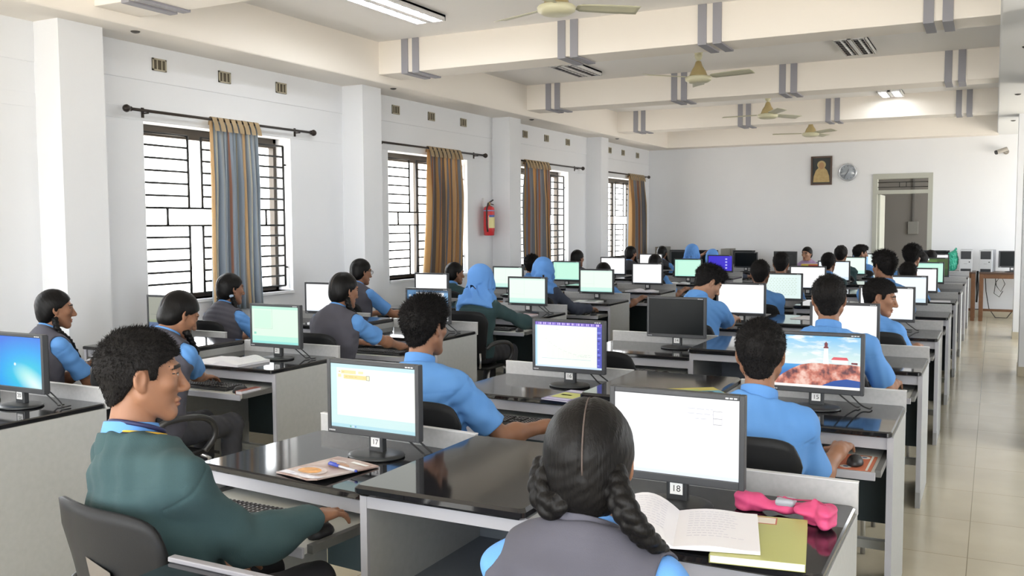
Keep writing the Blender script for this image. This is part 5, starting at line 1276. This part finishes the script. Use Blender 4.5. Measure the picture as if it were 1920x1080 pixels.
# ---- third row, door-side block: an empty chair at the dark monitor
chair(-1.93, YRA[2]-1.24, R(-6), 'empty black plastic chair in front of the switched-off monitor')
sit('broad boy in light blue shirt seen from behind, third row by the tiled aisle', -0.749, 5.0, 1.342, dB(2), CH+'broad boy seen from behind, third row', hy=0.02, yaw=-8, pitch=-2, hair='boy', h=0.005, seed=11, sw=0.172, bulk=1.06, polR=(0.3, -0.3, -0.9))
sit('boy in light blue shirt bending his head down, hand raised to the desk edge', -1.886, 6.83, 1.300, dA(3), CH+'boy bending his head down', hx=0.06, hy=0.20, right=(-1.80, 7.24, 0.865), left='kb', yaw=48, pitch=-34, tyaw=8, hair='messy', h=0.005, near=True, seed=13, skin=SKINL)
sit('boy in light blue shirt turning to look back along the tiled aisle', -0.675, 6.72, 1.232, dB(3), CH+'boy turning to look back', hx=0.03, hy=0.10, yaw=86, pitch=-12, tyaw=24, hair='boy', h=0.0038, near=True, seed=15)
sit('dark haired boy in light blue shirt left of the chequered screen, fifth row', -1.861, 8.45, 1.285, dA(4), CH+'boy beside the chequered screen', yaw=-3, hair='boy', h=0.007, seed=17, skin=SKIND)
sit('tall boy with thick black hair glancing toward the windows, fifth row', -0.810, 8.30, 1.372, dB(4), CH+'tall boy with thick hair, fifth row', right='kb', yaw=-42, pitch=-6, hair='messy', h=0.007, seed=19)
sit('boy in blue shirt with ears showing, sixth row by the middle aisle', -2.006, 10.1, 1.306, dA(5), CH+'boy with ears showing, sixth row', yaw=-4, hair='boy', h=0.008, seed=21)
sit('short boy in blue shirt, only black hair showing, sixth row, tiled aisle', -0.759, 10.1, 1.222, dB(5), CH+'short boy, sixth row', sw=0.130, right='kb', polR=(0.0, -0.6, -0.5), polL=(0.0, -0.6, -0.5), yaw=-4, hair='boy', h=0.008, seed=23)
sit('boy in dark green sweater with cropped hair, seventh row by the middle aisle', -1.779, 11.8, 1.255, dA(6), CH+'crop haired boy in green sweater', hx=0.05, right='kb', yaw=8, hair='boy', outfit='sweater', h=0.008, seed=25, skin=SKIND)
sit('boy with big curly black hair, seventh row by the tiled aisle', -0.839, 11.8, 1.340, dB(6), CH+'curly haired boy', yaw=20, hair='curly', h=0.008, seed=27)
sit('boy in dark green sweater, eighth row by the middle aisle', -1.875, 13.5, 1.302, dA(7), CH+'boy in green sweater, eighth row', yaw=0, hair='messy', outfit='sweater', h=0.009, seed=29)
sit('boy in blue shirt before the dark green photo, eighth row', -0.854, 13.5, 1.229, dB(7), CH+'boy before the green photo', sw=0.140, polR=(0.0, -0.5, -0.6), polL=(0.0, -0.5, -0.6), yaw=0, hair='boy', h=0.009, seed=31, right='kb')
sit('boy with swept up hair looking toward the doorway, last row', -1.810, 15.1, 1.277, dA(8), CH+'boy with swept up hair', yaw=58, pitch=-3, tyaw=15, hair='quiff', h=0.008, near=False, seed=33)
sit('boy whose black hair shows before the green bag, last row', -0.825, 15.1, 1.210, dB(8), CH+'boy before the green bag, last row', yaw=0, hair='boy', h=0.009, seed=35)
# ---- window block
def plaits(hy, top, hx=0.0, fwd=0.03, n=(1, -1), L=0.24):
    H0 = np.array([hx, hy, top-0.135]); return [gb(H0+(s*0.064, -0.055, -0.050), H0+(s*0.085, -0.050, -0.12), H0+(s*0.110, -0.02+fwd, -0.19), H0+(s*0.115, 0.04+fwd, -0.19-L*0.5)) for s in n]
o, J = sit('girl in grey vest with wristwatch by the wall, nearest window-block pupil', -5.157, 3.80, 1.232, dLA(1), CH+'girl with the wristwatch', hy=0.10, kind='girl', yaw=28, pitch=-4, tyaw=8, outfit='vest', hair='girl', h=0.005, near=True, seed=41, right=(-5.00, 4.12, 0.738), left=(-5.08, 4.02, 0.745), braids=plaits(0.10, 1.232, n=(1,)), skin=SKIN)
fa = J['Wr'][-1]-J['El'][-1]; fa = fa/np.linalg.norm(fa); cw_ = J['Wr'][-1]-fa*0.035
ring(o, 'watch_strap', PLA, cw_, fa, 0.030, 0.006, (0, 0, 1)); MB().cyl([float(q) for q in cw_+V3(0.0, -0.012, 0.026)], [float(q) for q in cw_+V3(0.0, -0.016, 0.036)], 0.016, n=20).build('watch_case', CHM, o)
sit('girl in grey vest bowing over the keyboard beside the large open notebook', -3.835, 3.56, 1.272, dLB(1), CH+'girl bowing over the keyboard', hx=0.02, hy=0.14, kind='girl', yaw=14, pitch=-30, outfit='vest', hair='girl', h=0.0045, near=True, seed=43, right=(-4.02, 3.88, 0.742), left=(-4.20, 3.90, 0.748), curl=12,
    braids=[gb((0.085, 0.12, 1.05), (0.095, 0.15, 0.99), (0.10, 0.18, 0.93)), gb((-0.045, 0.10, 1.06), (-0.065, 0.13, 0.99), (-0.07, 0.16, 0.93))])
o, J = sit('girl in grey vest with loose ponytail in front of the striped curtain', -5.279, 5.42, 1.252, dLA(2), CH+'girl before the striped curtain', hy=0.08, kind='girl', yaw=16, pitch=-6, outfit='vest', hair='girl', h=0.005, near=True, seed=45, braids=plaits(0.08, 1.252, n=(1, -1), fwd=-0.03))
MB().lathe([(0.004, -0.012), (0.016, -0.008), (0.019, 0.0), (0.016, 0.008), (0.004, 0.012)], c=(0.066, 0.02, 1.07), n=14).build('hair_band', BAND, o)
sit('girl in grey vest reaching her right arm toward the keyboard, third row', -3.955, 5.13, 1.295, dLB(2), CH+'girl reaching her arm out', hx=0.04, hy=0.10, kind='girl', yaw=14, pitch=-10, tyaw=4, outfit='vest', hair='girl', h=0.0045, near=True, seed=47, right=(-3.78, 5.56, 0.735), braids=plaits(0.10, 1.295, hx=0.04, n=(1,)), polR=(0.35, -0.2, -1.0), bulk=1.1)
o, J = sit('girl in grey vest wearing glasses beside the second pillar', -5.317, 7.16, 1.305, dLA(3), CH+'girl with glasses', hy=0.08, kind='girl', yaw=20, pitch=-10, outfit='vest', hair='girl', h=0.006, near=False, seed=49)
gl = MB()
for s in (-1, 1):
    gl.tube([tuple(float(v) for v in J['H']+J['M'] @ V3(s*0.032+0.022*math.cos(q*PI/8), 0.098, 0.010+0.017*math.sin(q*PI/8))) for q in range(16)], 0.0018, 5, closed=True)
    gl.tube([tuple(float(v) for v in J['H']+J['M'] @ V3(*p)) for p in ((s*0.054, 0.096, 0.014), (s*0.080, 0.03, 0.016), (s*0.084, -0.01, 0.014))], 0.0018, 5)
gl.build('spectacles_frame', DK, o)
sit('girl in blue headscarf and green sweater with scarf tail down her back', -3.852, 6.87, 1.275, dLB(3), CH+'girl in blue headscarf and green sweater', hx=0.0, hy=0.08, kind='girl', yaw=8, pitch=-5, outfit='sweater', hair='hijab', h=0.005, seed=51, right=(-3.52, 7.30, 0.735))
sit('pupil in green sweater with dark plait by the second curtain', -5.265, 8.8, 1.212, dLA(4), CH+'pupil in green sweater by the second curtain', kind='girl', yaw=28, pitch=-6, outfit='sweater', hair='girl', h=0.006, seed=53)
sit('girl in blue headscarf and navy sweater reaching for the mouse', -4.050, 8.52, 1.275, dLB(4), CH+'girl in blue headscarf and navy sweater', kind='girl', yaw=6, pitch=-8, outfit='navy', hair='hijab', h=0.006, seed=52, right=(-3.70, 8.90, 0.738))
sit('dark haired pupil in blue half hidden behind the second blue headscarf', -5.158, 10.5, 1.232, dLA(5), CH+'pupil in blue behind the headscarf', yaw=-6, hair='messy', h=0.007, seed=55)
sit('girl with smooth dark hair and low blue sleeve, sixth row', -4.075, 10.22, 1.172, dLB(5), CH+'girl with smooth dark hair, sixth row', kind='girl', yaw=6, pitch=-8, outfit='dvest', hair='girl', h=0.007, seed=56)
sit('girl in dark vest with blue collar at the third window', -5.265, 12.2, 1.262, dLA(6), CH+'girl at the third window', kind='girl', yaw=16, pitch=-6, outfit='dvest', hair='girl', h=0.008, seed=57)
sit('girl in dark vest leaning over her desk beside the mint screen, seventh row', -4.015, 11.92, 1.220, dLB(6), CH+'girl beside the mint screen', kind='girl', yaw=8, pitch=-10, outfit='dvest', hair='girl', h=0.008, seed=59, braids=plaits(0.08, 1.220, n=(1,)))
sit('girl in dark vest with hair clip at the farthest curtain', -5.085, 13.9, 1.279, dLA(7), CH+'girl at the farthest curtain', kind='girl', yaw=24, pitch=-5, outfit='dvest', hair='girl', h=0.008, seed=61, braids=plaits(0.08, 1.279, n=(1,)))
sit('tall blue headscarf girl in green sweater sitting upright, eighth row', -4.007, 13.6, 1.310, dLB(7), CH+'upright girl in blue headscarf, eighth row', kind='girl', yaw=0, outfit='sweater', hair='hijab', h=0.008, seed=62)
sit('girl with brown tinted hair in dark vest, last row by the wall', -5.095, 15.5, 1.245, dLA(8), CH+'girl with brown tinted hair, last row', kind='girl', yaw=10, outfit='dvest', hair='girl', h=0.009, seed=63, braids=plaits(0.08, 1.245, n=(1,)))
sit('blue headscarf girl raising a hand to her head, last row', -4.162, 15.3, 1.190, dLB(8), CH+'headscarf girl with raised hand', kind='girl', yaw=0, pitch=-8, outfit='navy', hair='hijab', h=0.008, seed=64, left=(-4.36, 15.34, 1.08), polL=(-0.9, 0.1, 0.1), hdir={-1: (0.5, 0.1, 0.5)})
# ---- teacher behind the far table
o, J = person('woman in lilac blouse with glasses facing the class at the far table', 2.961*-1, 17.22, 1.205, kind='girl', head=(0, 0.07), yaw=22, pitch=-6, outfit='lilac', hair='girl', h=0.007, seed=71, rz=PI, hr=(0.18, 0.33, 0.825), hl=(-0.12, 0.33, 0.825), skin=SKINL, group='teacher'), None
chair(-2.961, 17.24, PI, CH+'woman facing the class')
print('PEOPLE %.1f s' % (_t.time()-_t0), flush=True)
# ------------------------------------------------------------------ books and small things
PAPER = mat('white_paper', (0.74, 0.73, 0.77), 0.7); PRINT = mat('faint_pen_lines', (0.50, 0.50, 0.60), 0.7)
def open_book(x, y, z, w, d, rz, label, lift=(0.010, 0.030), group='exercise books and magazines', cover=None):
    t = thing('notebook', label, 'notebook', (x, y, z+0.0008), rz, group)
    for s, hl in ((-1, lift[0]), (1, lift[1])):
        def fn(u, v, s=s, hl=hl):
            xx = s*u*w/2; zz = 0.006+hl*math.sin(min(1, u*1.25)*PI*0.85)*(1-0.35*u)*(0.8+0.2*v)
            return (xx, (v-0.5)*d, max(0.0035, zz))
        m = MB(); n1 = 13; nu, nv = 12, 4
        top = [fn(i/nu, j/nv) for j in range(nv+1) for i in range(n1)]; bot = [(a, b, 0.0) for a, b, c in top]; N = len(top)
        fs = [(j*n1+i, j*n1+i+1, (j+1)*n1+i+1, (j+1)*n1+i) for j in range(nv) for i in range(nu)]
        m.add(top+bot, fs+[tuple(N+q for q in f[::-1]) for f in fs], 0, True)
        m.add(top+bot, [(i+1, i, N+i, N+i+1) for i in range(nu)]+[(nv*n1+i, nv*n1+i+1, N+nv*n1+i+1, N+nv*n1+i) for i in range(nu)]+[(j*n1+nu, j*n1, j*n1, j*n1) if 0 else (j*n1+nu, N+j*n1+nu, N+(j+1)*n1+nu, (j+1)*n1+nu) for j in range(nv)])
        m.build('page', PAPER, t)
        lm = MB(); r = random.Random(int(abs(x)*100)+s)
        for q in range(11):
            v = 0.90-q*0.065; u0 = 0.14; u1 = r.uniform(0.55, 0.92)
            for i in range(8):
                a = u0+(u1-u0)*i/8; b = u0+(u1-u0)*(i+0.75)/8; p = fn(a, v); p2 = fn(b, v)
                lm.quad((p[0], p[1], p[2]+0.0006), (p2[0], p2[1], p2[2]+0.0006), (p2[0], p2[1]+0.0025, p2[2]+0.0006), (p[0], p[1]+0.0025, p[2]+0.0006))
        lm.build('handwriting_lines', PRINT, t)
    if cover: MB().box((-w/2-0.003, -d/2-0.003, -0.0006), (w/2+0.003, d/2+0.003, 0.0002)).build('cover', cover, t)
    return t
def closed_book(x, y, z, w, d, h, rz, label, cov, extra=None, group='exercise books and magazines', name='notebook', cat='notebook'):
    t = thing(name, label, cat, (x, y, z+0.0008), rz, group)
    MB().box((-w/2+0.002, -d/2+0.002, 0.001), (w/2-0.002, d/2-0.002, h-0.001)).build('pages', PAPER, t)
    c = MB().box((-w/2, -d/2, h-0.0012), (w/2, d/2, h)).box((-w/2, -d/2, 0), (w/2, d/2, 0.0012)).box((-w/2-0.0005, -d/2, 0), (-w/2+0.0012, d/2, h)).build('cover', cov, t)
    if extra: extra(t, w, d, h)
    return t
def spots(cols):
    def f(t, w, d, h):
        for nm, x0, y0, x1, y1, c in cols: MB().box((x0*w, y0*d, h), (x1*w, y1*d, h+0.0004)).build(nm, mat('print_%d_%d_%d' % tuple(int(q*100) for q in c), c, 0.5), t)
    return f
# front girl's desk
zD = HD
t = closed_book(-0.515, 2.385, zD, 0.225, 0.35, 0.020, R(9), 'olive yellow exercise book under the open notebook on the nearest aisle desk', mat('olive_cover', (0.46, 0.47, 0.17), 0.35),
    lambda t, w, d, h: (MB().box((-0.03, d*0.32, h), (0.03, d*0.46, h+0.0005)).build('name_label', mat('label_paper', (0.72, 0.68, 0.60), 0.6), t), MB().box((-0.034, d*0.305, h-0.0002), (0.034, d*0.475, h+0.0003)).build('label_border', mat('label_red', (0.5, 0.15, 0.12), 0.6), t)))
open_book(-0.725, 2.335, zD+0.0215, 0.42, 0.30, R(14), 'white open notebook with handwriting on the nearest aisle desk', (0.055, 0.012))
pz = Solid()
pz.u(ell((-0.105, 0.045, 0.026), (0.055, 0.030, 0.026)), 0).u(ell((-0.01, 0.040, 0.024), (0.055, 0.027, 0.024)), 0.02).u(ell((0.085, 0.000, 0.032), (0.055, 0.042, 0.032)), 0.02).u(ell((0.115, -0.045, 0.034), (0.026, 0.038, 0.032)), 0.015)
pz.warp(waves(5, [70, 90, 120], 0.010)); pz.keep(lambda p: 0.001-p[..., 2])
t = thing('pencil_pouch', 'crumpled pink pencil pouch lying behind the olive exercise book', 'pouch', (-0.500, 2.618, zD+0.001), 0)
link('pouch_body', pz.mesh('pouch_body', mat('pink_cloth', (0.60, 0.065, 0.19), 0.65), 0.0035), t)
MB().tube([(-0.03, 0.042, 0.049), (0.03, 0.025, 0.052), (0.085, 0.0, 0.064), (0.115, -0.045, 0.067)], 0.0022, 6).build('zipper', mat('zip_dark_pink', (0.35, 0.03, 0.09), 0.5), t)
MB().box((-0.032, 0.012, 0.030), (0.022, 0.062, 0.050), 0, 0.008).build('grey_patch', mat('pouch_grey', (0.35, 0.37, 0.42), 0.6), t)
# green boy's desk: magazine and pen
t = thing('magazine', 'colourful magazine with a food picture lying under the blue pen', 'magazine', (-1.985, 2.468, zD+0.0008), R(-12), 'exercise books and magazines')
def mg(u, v): return ((u-0.5)*0.215, (v-0.5)*0.265, 0.006+0.010*math.sin(u*PI)*0.3+0.012*max(0, u-0.75)*(1-v)*4)
m = MB().grid(mg, 12, 8); N = len(m.v); vs = [(a, b, 0.0) for a, b, c in m.v]
m.grid(lambda u, v: (mg(u, v)[0], mg(u, v)[1], mg(u, v)[2]-0.005), 12, 8)
def side(fn, lo): return [fn(i/12) for i in range(13)]
for a in (lambda q: (q, 0), lambda q: (1, q), lambda q: (q, 1), lambda q: (0, q)):
    p = [mg(*a(i/12)) for i in range(13)]; m.add(p+[(x, y, z-0.005) for x, y, z in p], [(i, i+1, 14+i, 13+i) for i in range(12)])
m.build('cover', mat('magazine_cover', (0.34, 0.20, 0.17), 0.35, var=(0.60, 0.52, 0.50), vscale=14), t)
def mpatch(nm, u0, v0, u1, v1, c, n=8, rd=False, dz=0.0008):
    q = MB()
    if rd: q.add([(lambda uu, vv: (mg(uu, vv)[0], mg(uu, vv)[1], mg(uu, vv)[2]+dz))((u0+u1)/2+(u1-u0)/2*math.cos(a*PI/9), (v0+v1)/2+(v1-v0)/2*math.sin(a*PI/9)) for a in range(18)], [tuple(range(18))])
    else: q.grid(lambda u, v: (lambda p: (p[0], p[1], p[2]+dz))(mg(u0+(u1-u0)*u, v0+(v1-v0)*v)), 6, 6)
    q.build(nm, mat('mag_%d_%d_%d' % tuple(int(k*100) for k in c), c, 0.4, var=tuple(min(1, k*1.7) for k in c), vscale=45), t)
mpatch('white_strip', 0.02, 0.02, 0.98, 0.14, (0.55, 0.54, 0.66)); mpatch('plate_picture', 0.10, 0.10, 0.72, 0.46, (0.42, 0.36, 0.36), rd=True, dz=0.0012); mpatch('food_picture', 0.18, 0.15, 0.62, 0.40, (0.50, 0.24, 0.06), rd=True, dz=0.0018); mpatch('bread_picture', 0.30, 0.55, 0.75, 0.76, (0.36, 0.20, 0.12), rd=True, dz=0.0012); mpatch('title_lettering', 0.55, 0.84, 0.92, 0.90, (0.72, 0.70, 0.70), dz=0.0014); mpatch('title_line', 0.15, 0.80, 0.50, 0.82, (0.72, 0.70, 0.70), dz=0.0014)
t = thing('pen', 'blue capped ballpoint pen lying on the colourful magazine', 'pen', (-1.925, 2.47, zD+0.0185), R(-16))
MB().tube([(-0.075, 0, 0), (-0.02, 0, 0)], 0.0058, 10).build('cap', mat('pen_blue', (0.05, 0.08, 0.45), 0.3), t); MB().tube([(-0.02, 0, 0), (0.07, 0, 0)], 0.0042, 10).build('barrel', mat('pen_clear', (0.62, 0.64, 0.72), 0.25), t); MB().tube([(0.07, 0, 0), (0.078, 0, 0)], 0.0044, 10).build('end_plug', mat('pen_blue', (0.05, 0.08, 0.45), 0.3), t); MB().box((-0.070, -0.0018, 0.005), (-0.035, 0.0018, 0.0085)).build('clip', mat('pen_blue', (0.05, 0.08, 0.45), 0.3), t)
MB().tube([(-2.16, 2.30, 0.6625), (-2.10, 2.40, 0.665), (-1.98, 2.47, 0.672), (-1.95, 2.60, 0.665)], 0.0028, 6)
# others on the desks
closed_book(-1.80, 4.07, zD, 0.15, 0.27, 0.007, R(-8), 'yellow and purple booklet beside the chart monitor', mat('booklet_purple', (0.20, 0.16, 0.36), 0.4), spots([('yellow_panel', -0.42, -0.28, 0.42, 0.22, (0.55, 0.56, 0.15)), ('pale_strip', -0.45, 0.30, 0.45, 0.46, (0.62, 0.58, 0.70)), ('dark_label', -0.3, -0.05, 0.1, 0.03, (0.08, 0.07, 0.12)), ('pale_foot', -0.45, -0.46, 0.45, -0.34, (0.50, 0.46, 0.68))]), name='booklet', cat='booklet')
closed_book(-1.18, 4.08, HU, 0.155, 0.22, 0.005, R(-55), 'yellow and blue picture booklet lying on the second row cabinet', mat('map_yellow', (0.58, 0.50, 0.10), 0.4), spots([('blue_panel', 0.05, -0.48, 0.48, 0.48, (0.15, 0.42, 0.60)), ('green_panel', -0.25, -0.4, 0.08, 0.1, (0.45, 0.55, 0.18)), ('white_dot', 0.15, 0.1, 0.3, 0.3, (0.65, 0.70, 0.66))]), name='booklet', cat='booklet')
open_book(-4.14, 4.222, zD, 0.42, 0.26, R(-3), 'white open notebook with curling pages before the mint form monitor', (0.008, 0.035))
open_book(-4.04, 7.60, zD, 0.26, 0.20, R(8), 'white open notebook by the elbow of the green sweater headscarf girl', (0.03, 0.006))
closed_book(-3.80, 7.60, zD, 0.15, 0.21, 0.010, R(-6), 'thin book with a pinkish cover beside the headscarf girl', mat('pink_book', (0.50, 0.34, 0.36), 0.5))
closed_book(-3.86, 9.24, zD, 0.28, 0.20, 0.012, R(4), 'white book with dark picture beside the navy sweater girl', mat('white_cover', (0.66, 0.66, 0.64), 0.5), spots([('dark_picture', -0.1, -0.3, 0.3, 0.3, (0.10, 0.10, 0.09))]))
open_book(-3.86, 10.95, zD, 0.36, 0.21, R(-8), 'white open notebook before the white monitor, sixth row', (0.03, 0.02))
open_book(-3.92, 12.62, zD, 0.30, 0.20, R(4), 'white open notebook before the mint monitor, seventh row', (0.015, 0.02))
closed_book(-0.92, 7.50, zD, 0.20, 0.22, 0.006, R(20), 'white sheet of paper beside the boy who looks back', PAPER, name='paper_sheet', cat='paper')
closed_book(-1.30, 7.70, HU, 0.21, 0.28, 0.004, R(-12), 'white sheet of paper on the fourth row cabinet', PAPER, name='paper_sheet', cat='paper')
closed_book(-0.52, 10.75, zD, 0.26, 0.18, 0.006, R(3), 'white sheet of paper on the sixth row aisle desk', PAPER, name='paper_sheet', cat='paper')
closed_book(-4.95, 7.65, zD, 0.20, 0.26, 0.03, R(12), 'small pile of white papers beside the girl with glasses', PAPER, name='paper_sheet', cat='paper')
t = thing('mouse_pad', 'orange mouse pad with white spots on the lighthouse desk tray', 'mouse pad', (-0.468, 3.825, 0.6612), 0); MB().box((-0.075, -0.12, 0), (0.075, 0.12, 0.003)).build('mat_base', mat('orange_pad', (0.55, 0.16, 0.08), 0.6), t)
for q, (a, b) in enumerate(((-0.02, -0.085), (0.03, 0.085))):
    MB().cyl((a, b, 0.003), (a, b, 0.0036), 0.022).build('spot', mat('pad_white', (0.70, 0.70, 0.66), 0.6), t); MB().cyl((a, b, 0.0036), (a, b, 0.0042), 0.010).build('spot_centre', mat('pad_blue', (0.10, 0.14, 0.25), 0.6), t)
MB().box((0.055, -0.12, 0.003), (0.063, 0.12, 0.0036)).build('edge_stripe', mat('pad_white', (0.70, 0.70, 0.66), 0.6), t)
closed_book(-3.748, 3.965, 0.6605, 0.044, 0.16, 0.020, 0, 'red brown book at the tray end under the bowing girl', mat('red_brown_book', (0.28, 0.08, 0.05), 0.5))
# ------------------------------------------------------------------ far tables
WOOD = mat('brown_table_wood', (0.17, 0.075, 0.030), 0.45, var=(0.13, 0.055, 0.022), vscale=18); WTOP = mat('dark_table_top', (0.07, 0.035, 0.022), 0.35)
def table(x0, x1, y0, y1, h, label):
    t = thing('wooden_table', label, 'table', ((x0+x1)/2, (y0+y1)/2, 0)); a, b = (x1-x0)/2, (y1-y0)/2
    MB().box((-a, -b, h-0.025), (a, b, h), 0, 0.004).build('tabletop', WTOP, t)
    MB().box((-a+0.03, -b+0.02, h-0.10), (a-0.03, -b+0.04, h-0.025)).box((-a+0.03, b-0.04, h-0.10), (a-0.03, b-0.02, h-0.025)).build('apron', WOOD, t)
    for sx_ in (-1, 1):
        MB().box((sx_*(a-0.035)-0.01, -b+0.04, h-0.10), (sx_*(a-0.035)+0.01, b-0.04, h-0.025)).build('end_rail', WOOD, t)
        for sy_ in (-1, 1): MB().box((sx_*(a-0.035)-0.03, sy_*(b-0.04)-0.03, 0), (sx_*(a-0.035)+0.03, sy_*(b-0.04)+0.03, h-0.025), 0, 0.004).build('leg', WOOD, t)
    if x1 != -2.35: MB().box((-a+0.06, b-0.05, 0.12), (a-0.06, b-0.03, 0.16)).build('stretcher', WOOD, t)
table(-1.15, -0.255, 16.95, 17.55, 0.80, 'brown wooden table under the green bag and first white computer')
table(-0.205, 0.85, 16.95, 17.55, 0.80, 'brown wooden table with cables beneath, beside the aisle columns')
table(-5.85, -3.75, 16.98, 17.55, 0.78, 'long dark table under switched-off monitors along the far wall')
table(-3.46, -2.35, 16.44, 16.86, 0.78, 'dark table in front of the woman facing the class')
CPW = mat('white_computer_front', (0.55, 0.57, 0.60), 0.4); CPG = mat('grey_computer_side', (0.22, 0.23, 0.25), 0.45); CPD = mat('dark_drive_bay', (0.03, 0.032, 0.038), 0.4)
def tower(x, y, z, label, dark=False, rz=0.0, hgt=0.36):
    t = thing('computer_tower', label, 'computer', (x, y, z+0.001), rz, 'computers on the far tables')
    MB().box((-0.09, -0.20, 0), (0.09, 0.20, hgt), 0, 0.006).build('case', CPG if not dark else mat('beige_grey_case', (0.20, 0.195, 0.17), 0.5), t)
    if not dark:
        MB().box((-0.096, -0.215, 0), (0.096, -0.198, hgt+0.003), 0, 0.005).build('front_panel', CPW, t)
        MB().box((-0.076, -0.219, hgt*0.58), (0.076, -0.213, hgt*0.94), 0, 0.002).build('drive_bay', CPD, t)
        MB().box((-0.076, -0.219, 0.004), (0.076, -0.213, hgt*0.14), 0, 0.002).build('front_foot', CPD, t)
        MB().cyl((0.052, -0.215, hgt*0.45), (0.052, -0.221, hgt*0.45), 0.010).build('power_button', CPD, t)
        MB().box((-0.03, -0.2165, hgt*0.36), (0.02, -0.2145, hgt*0.375)).build('maker_lettering', CPG, t)
tower(-0.405, 17.25, 0.80, 'white fronted computer tower beside the green plastic bag')
tower(-0.085, 17.25, 0.80, 'white fronted computer tower next to the small dark monitor', rz=R(-8))
monitor(0.27, 17.22, 'off', 'small dark switched-off monitor on the aisle table by the column', z=0.80, rz=R(12))
monitor(-0.86, 17.28, 'off', 'dark switched-off monitor behind the green plastic bag', z=0.80)
monitor(-3.24, 16.66, 'off', 'black monitor turned away from the class before the woman', z=0.78, rz=PI-0.05)
for q, (x, rz, lb) in enumerate(((-5.30, 6, 'switched-off monitor on the long far table, nearest the window wall'), (-4.77, -4, 'switched-off monitor on the long far table, second from the window wall'), (-4.09, 5, 'switched-off monitor on the long far table, nearest the woman'))): monitor(x, 17.2, 'off', 'black '+lb, z=0.78, rz=R(rz))
tower(-5.66, 17.25, 0.78, 'beige grey computer box at the window end of the long far table', True, 0, 0.40); tower(-4.43, 17.38, 0.78, 'beige grey computer box between two dark monitors on the long far table', True, 0, 0.37)
bg_ = Solid().u(ell((0, 0, 0.13), (0.100, 0.07, 0.135)), 0).u(ell((0.02, 0, 0.22), (0.085, 0.05, 0.10)), 0.05).u(cone((0.03, 0, 0.28), (0.07, 0, 0.375), 0.045, 0.014), 0.05).u(cone((-0.07, 0, 0.2), (-0.115, -0.01, 0.25), 0.03, 0.01), 0.04)
bg_.warp(waves(8, [38, 55, 80, 110], 0.016)); bg_.keep(lambda p: 0.001-p[..., 2])
t = thing('plastic_bag', 'bright green plastic bag standing beside the white computer tower', 'bag', (-0.628, 17.10, 0.801)); link('bag_body', bg_.mesh('bag_body', mat('green_plastic', (0.03, 0.40, 0.27), 0.3, spec=0.6), 0.008), t)
t = thing('carton', 'yellow carton with red print on the table before the woman', 'box', (-2.78, 16.60, 0.781), R(6)); MB().box((-0.17, -0.09, 0), (0.17, 0.09, 0.13), 0, 0.003).build('carton_body', mat('yellow_carton', (0.62, 0.45, 0.05), 0.5), t); MB().box((-0.05, -0.0915, 0.06), (0.12, -0.0895, 0.125)).build('red_print', mat('red_print', (0.50, 0.06, 0.03), 0.5), t); MB().box((0.02, -0.092, 0.07), (0.09, -0.0895, 0.09)).build('pale_print', mat('pale_print', (0.75, 0.72, 0.60), 0.5), t)
cb = MB()
cb.tube([(0.02, 17.60, 0.78), (0.05, 17.58, 0.55), (0.12, 17.58, 0.45), (0.18, 17.58, 0.58), (0.12, 17.58, 0.72), (0.04, 17.58, 0.60), (0.02, 17.58, 0.42), (0.10, 17.58, 0.36), (0.15, 17.58, 0.46)], 0.006, 6)
tag(cb.build('loose_cable', CABLE), 'black cable hanging in loops under the aisle table', 'cable')
cb = MB().tube([(-0.12, 17.60, 0.75), (-0.10, 17.58, 0.45), (-0.05, 17.58, 0.16), (0.05, 17.58, 0.012), (0.22, 17.58, 0.012), (0.38, 17.58, 0.25), (0.46, 17.57, 0.55), (0.48, 17.60, 0.78)], 0.007, 6)
tag(cb.build('loose_cable', CABLE), 'black cable sagging to the floor under the aisle table', 'cable')
cb = MB().tube([(-0.23, 17.3, 0.80), (-0.235, 17.2, 0.6), (-0.225, 17.15, 0.45), (-0.235, 17.2, 0.3), (-0.22, 17.25, 0.5), (-0.23, 17.3, 0.7)], 0.016, 8)
tag(cb.build('cable_bundle', CABLE), 'tangled dark cable bundle hanging between the two aisle tables', 'cable')
# empty chair at the first window-block desk
chair(-3.98, YLB[0]-1.16, R(10), 'empty black plastic chair at the bright blue wallpaper desk')
